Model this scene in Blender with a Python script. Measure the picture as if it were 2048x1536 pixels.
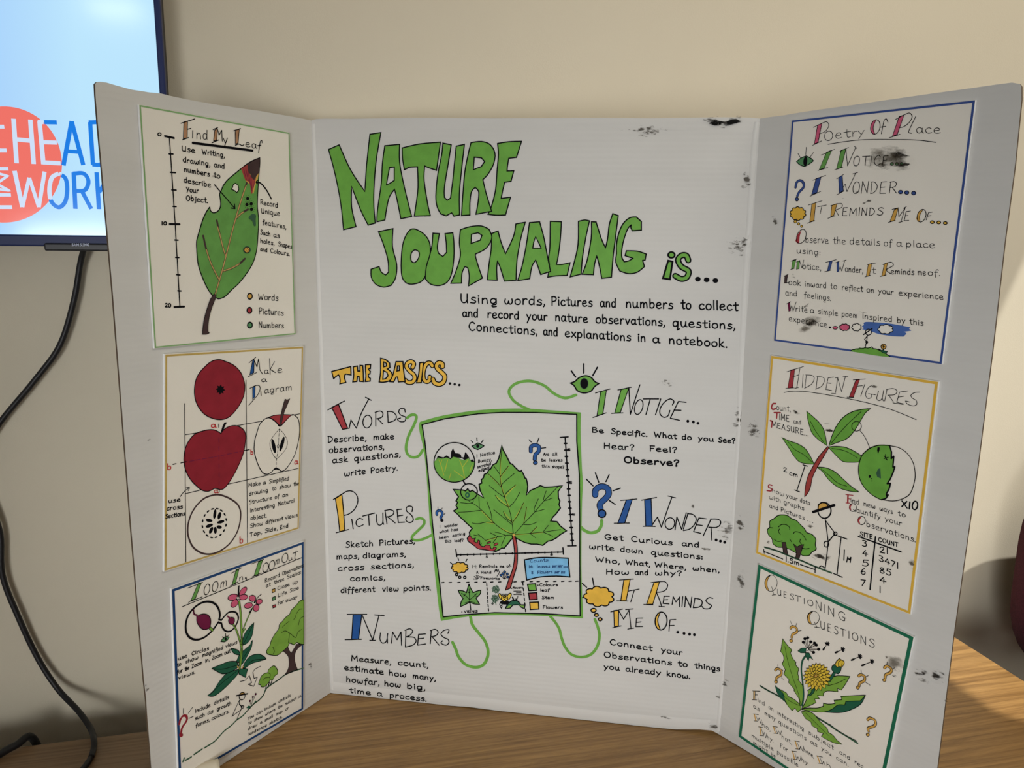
import bpy, bmesh, math, random
from mathutils import Vector, Matrix
from mathutils.geometry import tessellate_polygon
random.seed(7)
scn = bpy.context.scene
for o in list(bpy.data.objects): bpy.data.objects.remove(o)
COL = scn.collection

# ------------------------------------------------------------------ camera
CAM = Vector((0.005303, -1.233485, 1.491973))
CR = Vector((0.972108, -0.234214, 0.012214)); CU = Vector((0.031241, 0.180929, 0.983000)); CF = Vector((0.232442, 0.955201, -0.183200))
FPX = 1575.84
cd = bpy.data.cameras.new('camera'); cam = bpy.data.objects.new('camera', cd); COL.objects.link(cam)
cd.sensor_width = 36.0; cd.lens = FPX / 2048 * 36.0; cd.clip_start = 0.01
cam.matrix_world = Matrix(((CR.x, CU.x, -CF.x, CAM.x), (CR.y, CU.y, -CF.y, CAM.y), (CR.z, CU.z, -CF.z, CAM.z), (0, 0, 0, 1)))
scn.camera = cam

# ------------------------------------------------------------------ light and exposure
scn.view_settings.view_transform = 'Standard'; scn.view_settings.look = 'None'
scn.view_settings.exposure = 0.0; scn.view_settings.gamma = 1.0; scn.view_settings.use_curve_mapping = False
w = bpy.data.worlds.new('room_light'); scn.world = w; w.use_nodes = True
w.node_tree.nodes['Background'].inputs[0].default_value = (1.0, 0.965, 0.90, 1); w.node_tree.nodes['Background'].inputs[1].default_value = 0.17

def aim(o, d): o.rotation_euler = Vector(d).to_track_quat('-Z', 'Y').to_euler()
def area(name, loc, d, sx, sy, power, col):
    l = bpy.data.lights.new(name, 'AREA'); l.shape = 'RECTANGLE'; l.size = sx; l.size_y = sy; l.energy = power; l.color = col
    o = bpy.data.objects.new(name, l); COL.objects.link(o); o.location = loc; aim(o, d); return o
sl = bpy.data.lights.new('sun', 'SUN'); sl.energy = 3.5; sl.angle = math.radians(0.6); sl.color = (1.0, 0.98, 0.94)
sun = bpy.data.objects.new('sun', sl); COL.objects.link(sun); sun.location = (2.6, -2, 4.5)
aim(sun, (-0.718, 0.696, -1.80))
area('wall_wash_light', (1.4, -1.2, 2.8), (-0.05, 0.6, -1), 1.2, 0.6, 16.5, (1.0, 0.94, 0.83))  # unseen warm fill, added to wash the upper wall and the table
area('ceiling_spot', (-0.96, -3.4, 2.6), (0, 0, -1), 0.24, 0.2, 3, (1.0, 0.96, 0.90))
wl_ = area('front_fill_light', (-0.75, -2.9, 1.05), (1.10, 2.7, -0.02), 1.1, 0.9, 4.9, (0.97, 0.985, 1.0)); wl_.data.spread = math.radians(51)  # unseen frontal fill added to brighten the board; no window stands there

# ------------------------------------------------------------------ materials
def lin(c):
    c = c / 255.0
    return c / 12.92 if c <= 0.04045 else ((c + 0.055) / 1.055) ** 2.4
def new_mat(name, rgb, rough=0.6, gain=1.0, metal=0.0, spec=0.5):
    m = bpy.data.materials.new(name); m.use_nodes = True
    b = m.node_tree.nodes['Principled BSDF']
    b.inputs['Base Color'].default_value = (*[min(0.95, lin(c) * gain) for c in rgb], 1)
    b.inputs['Roughness'].default_value = rough; b.inputs['Metallic'].default_value = metal
    b.inputs['Specular IOR Level'].default_value = spec
    return m
def nd(m, t, **kw):
    n = m.node_tree.nodes.new(t)
    for k, v in kw.items(): setattr(n, k, v)
    return n
def lk(m, a, b): m.node_tree.links.new(a, b)
def vary(m, scale=8.0, amount=0.12, bump=0.0, bscale=200.0, stretch=(1, 1, 1), detail=4.0):
    """a little cloudy tone variation and a fine bump, from noise in object space"""
    b = m.node_tree.nodes['Principled BSDF']; base = b.inputs['Base Color'].default_value[:]
    tc = nd(m, 'ShaderNodeTexCoord'); mp = nd(m, 'ShaderNodeMapping'); mp.inputs['Scale'].default_value = stretch
    lk(m, tc.outputs['Object'], mp.inputs['Vector'])
    n = nd(m, 'ShaderNodeTexNoise'); n.inputs['Scale'].default_value = scale; n.inputs['Detail'].default_value = detail
    lk(m, mp.outputs['Vector'], n.inputs['Vector'])
    r = nd(m, 'ShaderNodeValToRGB')
    r.color_ramp.elements[0].position = 0.3; r.color_ramp.elements[1].position = 0.7
    r.color_ramp.elements[0].color = (*[c * (1 - amount) for c in base[:3]], 1)
    r.color_ramp.elements[1].color = (*[min(1, c * (1 + amount)) for c in base[:3]], 1)
    lk(m, n.outputs['Fac'], r.inputs['Fac']); lk(m, r.outputs['Color'], b.inputs['Base Color'])
    if bump:
        n2 = nd(m, 'ShaderNodeTexNoise'); n2.inputs['Scale'].default_value = bscale; n2.inputs['Detail'].default_value = 3
        lk(m, tc.outputs['Object'], n2.inputs['Vector'])
        bp = nd(m, 'ShaderNodeBump'); bp.inputs['Strength'].default_value = bump; bp.inputs['Distance'].default_value = 0.002
        lk(m, n2.outputs['Fac'], bp.inputs['Height']); lk(m, bp.outputs['Normal'], b.inputs['Normal'])
    return m
GI = 1.22          # photo tone of an ink or a card -> its own albedo
def ink(name, rgb, rough=0.55, amount=0.10, scale=60): return vary(new_mat(name, rgb, rough, GI, spec=0.15), scale, amount)
M = {}
M['wall'] = vary(new_mat('wall_paint', (222, 212, 189), 0.85), 3, 0.02, 0.10, 420)
M['floor'] = vary(new_mat('carpet', (52, 50, 52), 0.95), 120, 0.3, 0.6, 500)
M['board'] = vary(new_mat('white_corrugated_card', (206, 204, 199), 0.75), 5, 0.03, 0.25, 30, (1, 4, 1))
_b = M['board'].node_tree.nodes['Principled BSDF']; _m = M['board']
_tc = nd(_m, 'ShaderNodeTexCoord'); _wv = nd(_m, 'ShaderNodeTexWave', bands_direction='Y'); _wv.inputs['Scale'].default_value = 42; _wv.inputs['Distortion'].default_value = 0.6; _wv.inputs['Detail'].default_value = 1
lk(_m, _tc.outputs['Object'], _wv.inputs['Vector'])
_bp = nd(_m, 'ShaderNodeBump'); _bp.inputs['Strength'].default_value = 0.10; _bp.inputs['Distance'].default_value = 0.001
lk(_m, _wv.outputs['Fac'], _bp.inputs['Height']); lk(_m, _b.inputs['Normal'].links[0].from_socket, _bp.inputs['Normal']); lk(_m, _bp.outputs['Normal'], _b.inputs['Normal'])
M['kraft'] = vary(new_mat('brown_card_core', (92, 74, 54), 0.9), 80, 0.25)
M['card'] = vary(new_mat('cream_card', (232, 226, 214), 0.7), 10, 0.02, 0.08, 300)
M['foam'] = new_mat('white_foam_edge', (238, 238, 236), 0.8)
M['crease'] = new_mat('bare_crease_paper', (214, 212, 207), 0.7)
M['k'] = new_mat('black_marker', (14, 13, 17), 0.8, 1.0, spec=0.08)
M['g'] = ink('green_marker', (96, 150, 60))
M['gd'] = ink('leaf_green_marker', (92, 142, 70))
M['gl'] = ink('light_green_marker', (112, 152, 60))
M['dk'] = ink('dark_green_marker', (30, 84, 62))
M['gs'] = ink('eye_green_marker', (78, 128, 84))
M['y'] = ink('yellow_marker', (206, 163, 60))
M['yb'] = ink('bright_yellow_marker', (205, 175, 60))
M['or'] = ink('amber_marker', (190, 147, 70))
M['tan'] = ink('tan_marker', (160, 120, 88))
M['r'] = ink('red_marker', (148, 50, 56))
M['ap'] = ink('apple_red_marker', (130, 32, 44))
M['st'] = ink('stem_red_marker', (146, 58, 54))
M['mg'] = ink('magenta_marker', (100, 24, 58))
M['pk'] = ink('pink_marker', (188, 84, 112))
M['b'] = ink('blue_marker', (30, 74, 134))
M['bp'] = ink('poster_blue_marker', (52, 72, 128))
M['bl'] = ink('light_blue_marker', (108, 164, 200))
M['sky'] = ink('sky_blue_marker', (66, 96, 158))
M['br'] = ink('brown_marker', (62, 46, 46))
M['vt'] = ink('tan_vein_marker', (176, 142, 88))
M['vn'] = ink('yellow_vein_marker', (150, 160, 50))
M['ra'] = ink('bright_red_marker', (176, 48, 50))
M['wh'] = new_mat('bare_card_gap', (232, 228, 218), 0.7)
M['gr'] = ink('grey_green_marker', (52, 84, 62))
M['bg'] = ink('border_green_marker', (122, 158, 106))
M['by'] = ink('border_yellow_marker', (200, 160, 62))
M['bo'] = ink('border_ochre_marker', (176, 150, 84))
M['bb'] = ink('border_navy_marker', (28, 60, 104))
M['bd'] = ink('border_dark_green_marker', (28, 96, 70))
M['black'] = new_mat('black_plastic', (22, 22, 26), 0.45)
M['cable'] = new_mat('black_rubber', (16, 16, 20), 0.5)
M['bezel'] = new_mat('glossy_haze_tinted_bezel', (42, 52, 96), 0.4, spec=0.2)  # blue of the screen's glow and haze is put into this dark colour
M['metal'] = new_mat('chrome', (170, 170, 172), 0.25, metal=1.0)
M['cloth'] = vary(new_mat('burgundy_fabric', (74, 28, 40), 0.95), 300, 0.25, 0.5, 900)
M['paper'] = vary(new_mat('cream_paper', (214, 204, 182), 0.8), 30, 0.05)
M['leg'] = new_mat('grey_painted_steel', (120, 122, 124), 0.4)

def wood(name, light, dark, gain=1.0):
    m = new_mat(name, light, 0.42)
    b = m.node_tree.nodes['Principled BSDF']
    tc = nd(m, 'ShaderNodeTexCoord'); mp = nd(m, 'ShaderNodeMapping'); mp.inputs['Scale'].default_value = (0.9, 17, 17)
    mp.inputs['Rotation'].default_value = (0, 0, math.radians(-3))
    lk(m, tc.outputs['Object'], mp.inputs['Vector'])
    n0 = nd(m, 'ShaderNodeTexNoise'); n0.inputs['Scale'].default_value = 1.6; n0.inputs['Detail'].default_value = 2
    lk(m, mp.outputs['Vector'], n0.inputs['Vector'])
    mx = nd(m, 'ShaderNodeVectorMath', operation='MULTIPLY_ADD'); mx.inputs[1].default_value = (0.4, 1.6, 0)
    lk(m, n0.outputs['Color'], mx.inputs[0]); lk(m, mp.outputs['Vector'], mx.inputs[2])
    wv = nd(m, 'ShaderNodeTexNoise'); wv.inputs['Scale'].default_value = 3.2; wv.inputs['Detail'].default_value = 10; wv.inputs['Roughness'].default_value = 0.8
    lk(m, mx.outputs[0], wv.inputs['Vector'])
    r = nd(m, 'ShaderNodeValToRGB'); e = r.color_ramp.elements
    e[0].position = 0.39; e[1].position = 0.60
    e[0].color = (*[lin(c) * gain for c in dark], 1); e[1].color = (*[lin(c) * gain for c in light], 1)
    lk(m, wv.outputs['Fac'], r.inputs['Fac'])
    mp2 = nd(m, 'ShaderNodeMapping'); mp2.inputs['Scale'].default_value = (1.6, 130, 130); mp2.inputs['Rotation'].default_value = (0, 0, math.radians(-2))
    lk(m, tc.outputs['Object'], mp2.inputs['Vector'])
    n2 = nd(m, 'ShaderNodeTexNoise'); n2.inputs['Scale'].default_value = 1.5; n2.inputs['Detail'].default_value = 4
    lk(m, mp2.outputs['Vector'], n2.inputs['Vector'])
    r2 = nd(m, 'ShaderNodeValToRGB'); r2.color_ramp.elements[0].position = .36; r2.color_ramp.elements[1].position = .56
    r2.color_ramp.elements[0].color = (.74, .70, .64, 1); r2.color_ramp.elements[1].color = (1, 1, 1, 1)
    lk(m, n2.outputs['Fac'], r2.inputs['Fac'])
    mxx = nd(m, 'ShaderNodeMix', data_type='RGBA', blend_type='MULTIPLY'); mxx.inputs[0].default_value = 1.0
    lk(m, r.outputs['Color'], mxx.inputs[6]); lk(m, r2.outputs['Color'], mxx.inputs[7]); lk(m, mxx.outputs[2], b.inputs['Base Color'])
    return m
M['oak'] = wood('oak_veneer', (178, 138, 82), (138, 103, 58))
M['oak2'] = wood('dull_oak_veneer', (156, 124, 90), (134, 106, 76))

def emit(name, rgb, s):
    m = bpy.data.materials.new(name); m.use_nodes = True; b = m.node_tree.nodes['Principled BSDF']
    b.inputs['Base Color'].default_value = (0.01, 0.01, 0.012, 1); b.inputs['Roughness'].default_value = 0.12
    b.inputs['Emission Color'].default_value = (*[lin(c) for c in rgb], 1); b.inputs['Emission Strength'].default_value = s
    return m
M['scr'] = emit('lit_screen_pale_blue', (172, 214, 250), 1.0)
M['sb'] = emit('lit_screen_blue', (0, 122, 226), 1.0)
M['so'] = emit('lit_screen_orange', (238, 112, 100), 1.0)
M['sw'] = emit('lit_screen_white', (205, 222, 246), 1.0)
# pale screen a little deeper blue away from the panel's middle
_m = M['scr']; _b = _m.node_tree.nodes['Principled BSDF']
_tc = nd(_m, 'ShaderNodeTexCoord'); _sx = nd(_m, 'ShaderNodeSeparateXYZ'); _mr = nd(_m, 'ShaderNodeMapRange'); _mr.inputs['From Min'].default_value = 0.36; _mr.inputs['From Max'].default_value = 0.52
_r = nd(_m, 'ShaderNodeValToRGB'); _e = _r.color_ramp.elements
_e[0].color = (lin(158), lin(200), lin(250), 1); _e[1].color = (lin(186), lin(228), lin(252), 1)
lk(_m, _tc.outputs['Object'], _sx.inputs[0]); lk(_m, _sx.outputs['X'], _mr.inputs['Value']); lk(_m, _mr.outputs['Result'], _r.inputs['Fac']); lk(_m, _r.outputs['Color'], _b.inputs['Emission Color'])
_b.inputs['Roughness'].default_value = 0.11

# ------------------------------------------------------------------ mesh helpers
def link(name, verts, faces, mats, parent=None, mi=None, smooth=False, mw=None):
    me = bpy.data.meshes.new(name); me.from_pydata([tuple(v) for v in verts], [], faces); me.update()
    for m in (mats if isinstance(mats, (list, tuple)) else [mats]): me.materials.append(M[m] if isinstance(m, str) else m)
    if mi: me.polygons.foreach_set('material_index', mi)
    if smooth: me.polygons.foreach_set('use_smooth', [True] * len(me.polygons))
    o = bpy.data.objects.new(name, me); COL.objects.link(o)
    if parent: o.parent = parent
    if mw is not None: o.matrix_world = mw
    return o
def bm_link(name, bm, mat, parent=None, smooth=False):
    me = bpy.data.meshes.new(name); bm.to_mesh(me); bm.free(); me.materials.append(M[mat])
    if smooth: me.polygons.foreach_set('use_smooth', [True] * len(me.polygons))
    o = bpy.data.objects.new(name, me); COL.objects.link(o)
    if parent: o.parent = parent
    return o
def empty(name, loc, label, cat, group=None):
    o = bpy.data.objects.new(name, None); COL.objects.link(o); o.location = loc; o.empty_display_size = 0.05
    return tag(o, label, cat, group)
def tag(o, label, cat, group=None):
    o['label'] = label; o['category'] = cat
    if group: o['group'] = group
    return o
def struct(o): o['kind'] = 'structure'; return o
def box_bm(lo, hi, bev=0.0, seg=2):
    bm = bmesh.new(); bmesh.ops.create_cube(bm, size=1)
    for v in bm.verts: v.co = Vector([lo[i] + (v.co[i] + 0.5) * (hi[i] - lo[i]) for i in range(3)])
    if bev: bmesh.ops.bevel(bm, geom=list(bm.edges), offset=bev, segments=seg, profile=0.5, affect='EDGES')
    return bm
def box(name, lo, hi, mat, parent=None, bev=0.0): return bm_link(name, box_bm(lo, hi, bev), mat, parent)
def tube(name, pts, rad, mat, parent=None, n=12, sub=6):
    """a round cable swept along smoothed points"""
    P = []
    for i in range(len(pts) - 1):
        p0, p1, p2, p3 = [Vector(pts[max(0, min(len(pts) - 1, i + k))]) for k in (-1, 0, 1, 2)]
        for s in range(sub):
            t = s / sub
            P.append(0.5 * ((2 * p1) + (p2 - p0) * t + (2 * p0 - 5 * p1 + 4 * p2 - p3) * t * t + (3 * p1 - p0 - 3 * p2 + p3) * t ** 3))
    P.append(Vector(pts[-1]))
    V, F = [], []; ref = Vector((0, 1, 0.01))
    for i, q in enumerate(P):
        d = (P[min(i + 1, len(P) - 1)] - P[max(i - 1, 0)]).normalized()
        a = d.cross(ref)
        a = (a if a.length > 1e-4 else d.cross(Vector((1, 0, 0)))).normalized(); b = d.cross(a)
        ref = b.cross(d) if False else ref
        V += [q + rad * (math.cos(2 * math.pi * k / n) * a + math.sin(2 * math.pi * k / n) * b) for k in range(n)]
    for i in range(len(P) - 1):
        for k in range(n): F.append((i * n + k, i * n + (k + 1) % n, (i + 1) * n + (k + 1) % n, (i + 1) * n + k))
    F.append(tuple(range(n - 1, -1, -1))); F.append(tuple(range((len(P) - 1) * n, len(P) * n)))
    return link(name, V, F, mat, parent, smooth=True)
def ray(x, y): return CF + (x - 1024) / FPX * CR - (y - 768) / FPX * CU
def on_y(x, y, Y): d = ray(x, y); return CAM + d * ((Y - CAM.y) / d.y)
def on_z(x, y, Z): d = ray(x, y); return CAM + d * ((Z - CAM.z) / d.z)

# ------------------------------------------------------------------ setting
TZ = 0.74; WY = 0.045; RX = 1.95
struct(box('floor', (-3.2, -4.0, -0.1), (RX + .06, WY, 0.0), 'floor'))
struct(box('ceiling', (-3.2, -4.0, 3.3), (RX + .06, WY + 0.15, 3.4), 'wall'))
struct(box('wall_back', (-3.2, WY, -0.1), (RX + .06, WY + 0.15, 3.3), 'wall'))
bm = bmesh.new()                                                        # right wall with its window opening
Y0, Y1, Z0, Z1 = -1.245, -0.12, 0.95, 3.15
for lo, hi in (((RX, -4.0, 0), (RX + .06, Y0, 3.3)), ((RX, Y1, 0), (RX + .06, WY, 3.3)), ((RX, Y0, 0), (RX + .06, Y1, Z0)), ((RX, Y0, Z1), (RX + .06, Y1, 3.3))):
    b2 = box_bm(lo, hi); me = bpy.data.meshes.new('t'); b2.to_mesh(me); b2.free(); bm.from_mesh(me); bpy.data.meshes.remove(me)
struct(bm_link('wall_right', bm, 'wall'))
bm = bmesh.new()
for lo, hi in (((RX + .01, Y0, Z0), (RX + .05, Y0 + 0.04, Z1)), ((RX + .01, Y1 - 0.04, Z0), (RX + .05, Y1, Z1)), ((RX + .01, Y0 + .04, Z0), (RX + .05, Y1 - .04, Z0 + 0.04)), ((RX + .01, Y0 + .04, Z1 - 0.04), (RX + .05, Y1 - .04, Z1))):
    b2 = box_bm(lo, hi); me = bpy.data.meshes.new('t'); b2.to_mesh(me); b2.free(); bm.from_mesh(me); bpy.data.meshes.remove(me)
struct(bm_link('window_1', bm, 'foam'))

# ------------------------------------------------------------------ tables
def table(loc, x0, x1, y0, y1, mat, label):
    t = empty('table', ((x0 + x1) / 2, (y0 + y1) / 2, 0), label, 'table')
    ox, oy = t.location.x, t.location.y; hx, hy = (x1 - x0) / 2, (y1 - y0) / 2
    bm_link('tabletop', box_bm((-hx, -hy, TZ - 0.026), (hx, hy, TZ), 0.002, 2), mat, t)
    box('apron', (-hx + .06, -hy + .06, TZ - 0.076), (hx - .06, hy - .06, TZ - 0.026), 'leg', t)
    for sx in (-1, 1):
        for sy in (-1, 1):
            bm = bmesh.new(); bmesh.ops.create_cone(bm, cap_ends=True, segments=20, radius1=0.022, radius2=0.022, depth=TZ - 0.026)
            for v in bm.verts: v.co += Vector((sx * (hx - .08), sy * (hy - .08), (TZ - 0.026) / 2))
            bm_link('leg', bm, 'leg', t, True)
    return t
table(None, -0.249, 1.1805, -0.80, 0.03, 'oak', 'oak veneer table carrying the folding display board')
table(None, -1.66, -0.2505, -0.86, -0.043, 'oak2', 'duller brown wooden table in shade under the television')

# ------------------------------------------------------------------ television on the wall
TX0, TX1, TB, TT, TY = -1.45, -0.1935, 1.4717, 2.19, -0.012
tv = empty('television', ((TX0 + TX1) / 2, WY, (TB + TT) / 2), 'wall-mounted television with a lit pale blue screen and orange circle logo', 'television')
def tvl(bm):
    for v in bm.verts: v.co -= tv.location
    return bm
def tvbox(name, lo, hi, mat, parent=None, bev=0.0):
    o = bm_link(name, tvl(box_bm(lo, hi, bev)), mat, parent or tv); return o
tvbox('rear_case', (TX0 + .01, TY + 0.012, TB + .01), (TX1 - .004, WY - 0.004, TT - .01), 'black', bev=0.004)
tvbox('bezel', (TX0, TY, TB), (TX1, TY + 0.012, TB + 0.0155), 'bezel', bev=0.002)
tvbox('bezel', (TX0, TY, TT - 0.0085), (TX1, TY + 0.012, TT), 'bezel', bev=0.002)
tvbox('bezel', (TX0, TY, TB + .0155), (TX0 + 0.0085, TY + 0.012, TT - .0085), 'bezel', bev=0.002)
tvbox('bezel', (TX1 - 0.0085, TY, TB + .0155), (TX1, TY + 0.012, TT - .0085), 'bezel', bev=0.002)
screen = tvbox('screen', (TX0 + 0.0085, TY + 0.002, TB + 0.0155), (TX1 - 0.0085, TY + 0.011, TT - 0.0085), 'scr')
badge = tvbox('brand_badge', (-0.362, TY - 0.004, TB - 0.006), (-0.278, TY + 0.010, TB + 0.0045), 'black', bev=0.002)

# ------------------------------------------------------------------ drawing on flat sheets
class Sheet:
    """a flat sheet in the room: origin O, ex along, ey up, ez towards the room; photo points are carried onto it by sight line"""
    def __init__(s, O, ex):
        s.O = Vector(O); s.ex = Vector(ex).normalized(); s.ey = Vector((0, 0, 1)); s.ez = s.ex.cross(s.ey)
        s.mw = Matrix(((s.ex.x, s.ey.x, s.ez.x, s.O.x), (s.ex.y, s.ey.y, s.ez.y, s.O.y), (s.ex.z, s.ey.z, s.ez.z, s.O.z), (0, 0, 0, 1)))
        s.lift = 0.0
    def at(s, x, y, z=None):
        d = ray(x, y); o = s.O + s.ez * (s.lift if z is None else z)
        q = CAM + d * ((o - CAM).dot(s.ez) / d.dot(s.ez)) - s.O
        return (q.dot(s.ex), q.dot(s.ey))
FL, FR = Vector((0, 0, TZ)), Vector((0.581961, -0.243439, TZ)); LO, RO = Vector((-0.230702, -0.227873, TZ)), Vector((0.713555, -0.52622, TZ))
CEN = Sheet(FL, FR - FL); LEF = Sheet(LO, FL - LO); RIG = Sheet(FR, RO - FR); SCR = Sheet((0, TY + 0.0018, TB), (1, 0, 0))
def P2(s): return [tuple(float(c) for c in q.split(',')) for q in s.split()] if isinstance(s, str) else list(s)
def spline(P, close=False, sub=5):
    n = len(P); out = []
    if n < 3: return P
    for i in range(n if close else n - 1):
        if close: a, b, c, d = P[i - 1], P[i], P[(i + 1) % n], P[(i + 2) % n]
        else: a, b, c, d = P[max(i - 1, 0)], P[i], P[i + 1], P[min(i + 2, n - 1)]
        if b == c: continue
        if not close and a == b: a = (2 * b[0] - c[0], 2 * b[1] - c[1]) if i == 0 else b
        if not close and c == d: d = (2 * c[0] - b[0], 2 * c[1] - b[1]) if i == n - 2 else c
        for k in range(sub):
            t = k / sub
            out.append(tuple(0.5 * (2 * b[j] + (c[j] - a[j]) * t + (2 * a[j] - 5 * b[j] + 4 * c[j] - d[j]) * t * t + (3 * b[j] - a[j] - 3 * c[j] + d[j]) * t ** 3) for j in (0, 1)))
    if not close: out.append(P[-1])
    return out
class Art:
    sheet = CEN; tr = (0.0, 0.0, 1.0); host = None; cur = None; mb = None; ws = 1.0; butt = False; z0 = 0.0004
def on(sheet, host, lift, z0=0.0004, mb=None):
    end(); Art.mb = mb; Art.sheet, Art.host, Art.z0 = sheet, host, z0; sheet.lift = lift; Art.ws = 0.68 if sheet is RIG else 0.9 if sheet is LEF else 1.0
def K(x0, y0, x1, wimg=2048): Art.tr = (x0, y0, (x1 - x0) / wimg)     # coordinates that follow were read off an enlarged view
def K0(): Art.tr = (0.0, 0.0, 1.0)
def tp(P):
    x0, y0, s = Art.tr
    return [(x0 + a * s, y0 + b * s) for a, b in P]
def begin(name, label=None, z=None):
    end(); Art.cur = dict(n=name, l=label, v=[], f=[], mi=[], m=[], z=(Art.z0 if z is None else z), k=0)
def end():
    c = Art.cur; Art.cur = None
    if not c or not c['f']: return None
    o = link(c['n'], c['v'], c['f'], c['m'], Art.host, c['mi'])
    if c['l']: o['label'] = c['l']
    if Art.mb is not None: o.matrix_basis = Art.mb
    return o
def mid(m):
    c = Art.cur
    if m not in c['m']: c['m'].append(m)
    return c['m'].index(m)
def raw(V2, F, m, step=1):
    c = Art.cur; i = mid(m); n = len(c['v']); z = Art.sheet.lift + c['z'] + c['k'] * 1.2e-5; c['k'] += step
    c['v'] += [(a, b, z) for a, b in V2]
    for f in F: c['f'].append(tuple(n + j for j in f)); c['mi'].append(i)
def loc(P): return [Art.sheet.at(*q) for q in P]
def fill_local(L, m, holes=()):
    polys = [[Vector((a, b, 0)) for a, b in L]] + [[Vector((a, b, 0)) for a, b in h] for h in holes]
    tri = tessellate_polygon(polys); flat = [q for p in polys for q in p]; F = []
    for a, b, c in tri:
        A, B, Cc = flat[a], flat[b], flat[c]
        F.append((a, b, c) if (B - A).cross(Cc - A).z > 0 else (a, c, b))
    raw([(q.x, q.y) for q in flat], F, m)
def ribbon(L, m, wd, step=1, close=False, taper=False):
    """a pen line of real width wd (metres) along local points"""
    Q = [L[0]]
    for q in L[1:]:
        if (q[0] - Q[-1][0]) ** 2 + (q[1] - Q[-1][1]) ** 2 > 1e-9: Q.append(q)
    if close and len(Q) > 2 and (Q[0][0] - Q[-1][0]) ** 2 + (Q[0][1] - Q[-1][1]) ** 2 < 1e-9: Q.pop()
    h = wd / 2 * Art.ws; n = len(Q); V, F = [], []
    if n == 1:
        V = [(Q[0][0] + h * math.cos(2 * math.pi * k / 10), Q[0][1] + h * math.sin(2 * math.pi * k / 10)) for k in range(10)]
        return raw(V, [tuple(range(10))], m, step)
    def unit(a, b):
        dx, dy = b[0] - a[0], b[1] - a[1]; l = math.hypot(dx, dy) or 1
        return dx / l, dy / l
    for i in range(n):
        u0 = unit(Q[i - 1], Q[i]) if (i > 0 or close) else unit(Q[0], Q[1])
        u1 = unit(Q[i], Q[(i + 1) % n]) if (i < n - 1 or close) else u0
        nx, ny = -(u0[1] + u1[1]), u0[0] + u1[0]; l = math.hypot(nx, ny)
        if l < 0.35: nx, ny, l = -u0[1], u0[0], 1.0; k = 1
        else: nx, ny = nx / l, ny / l; k = min(1.6, 1 / max(0.3, (nx * -u0[1] + ny * u0[0])))
        hh = h * k
        if taper and not close: hh *= 0.35 + 0.65 * math.sin(math.pi * min(1, max(0, (i + .5) / n)))
        V += [(Q[i][0] + nx * hh, Q[i][1] + ny * hh), (Q[i][0] - nx * hh, Q[i][1] - ny * hh)]
    for i in range(n if close else n - 1):
        j = (i + 1) % n; F.append((2 * i, 2 * i + 1, 2 * j + 1, 2 * j))
    if not close and not taper and not Art.butt:
        for e, (a, b) in ((0, (1, 0)), (n - 1, (n - 2, n - 1))):
            ux, uy = unit(Q[a], Q[b]) if e else unit(Q[1], Q[0]); base = len(V); an = math.atan2(uy, ux)
            V += [(Q[e][0] + h * math.cos(an + t), Q[e][1] + h * math.sin(an + t)) for t in (-1.57, -.9, -.3, .3, .9, 1.57)]
            F.append(tuple(range(base, base + 6)))
        # round the sharp turns
    raw(V, F, m, step)
def S(m, P, wd=2.0, sm=1, close=0, taper=0):
    """pen stroke; wd in mm on the sheet; '|' separates strokes"""
    if isinstance(P, str) and '|' in P:
        k = Art.cur['k']
        for q in P.split('|'): S(m, q, wd, sm, close, taper); Art.cur['k'] = k
        Art.cur['k'] = k + 1
        return
    Q = tp(P2(P))
    if sm: Q = spline(Q, close)
    L = loc(Q)
    if not sm and len(L) > 2:
        for a, b in zip(L, L[1:] + ([L[0]] if close else [])): ribbon([a, b], m, wd / 1000, 0)
        Art.cur['k'] += 1
    else: ribbon(L, m, wd / 1000, 1, close, taper)
def F(m, P, sm=0, out=0, holes=(), oc='k'):
    """filled area, with an ink outline of out mm"""
    if isinstance(P, str) and '|' in P:
        for q in P.split('|'): F(m, q, sm, out, (), oc)
        return
    def soft(q):
        if sm == 1: return spline(q, True)
        if len(q) < 6 or len(q) > 80 or (not isinstance(P, str)): return q
        r = []                                   # hand-drawn edges: bends are rounded, real corners stay sharp
        for i, b in enumerate(q):
            a, c = q[i - 1], q[(i + 1) % len(q)]; t = math.atan2(c[1] - b[1], c[0] - b[0]) - math.atan2(b[1] - a[1], b[0] - a[0])
            t = abs((t + math.pi) % (2 * math.pi) - math.pi); r += [b, b] if t > 0.75 else [b]
        return spline(r, True, 4)
    Q = soft(tp(P2(P))); H = [soft(tp(P2(h))) for h in holes]
    fill_local(loc(Q), m, [loc(h) for h in H])
    if out:
        for q in [Q] + H: ribbon(loc(q), oc, out / 1000, 0, True)
        Art.cur['k'] += 1
def ell(x, y, rx, ry=None, a=0, n=22):
    ry = rx if ry is None else ry; c, s = math.cos(math.radians(a)), math.sin(math.radians(a))
    return [(x + rx * math.cos(t) * c - ry * math.sin(t) * s, y + rx * math.cos(t) * s + ry * math.sin(t) * c) for t in [2 * math.pi * k / n for k in range(n)]]
def D(m, x, y, rx, ry=None, a=0, out=0, oc='k'): F(m, ell(x, y, rx, ry, a), 0, out, (), oc)
def O(m, x, y, rx, ry=None, a=0, wd=2.0): S(m, ell(x, y, rx, ry, a, 28), wd, 0 if False else 1, 1)

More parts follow.
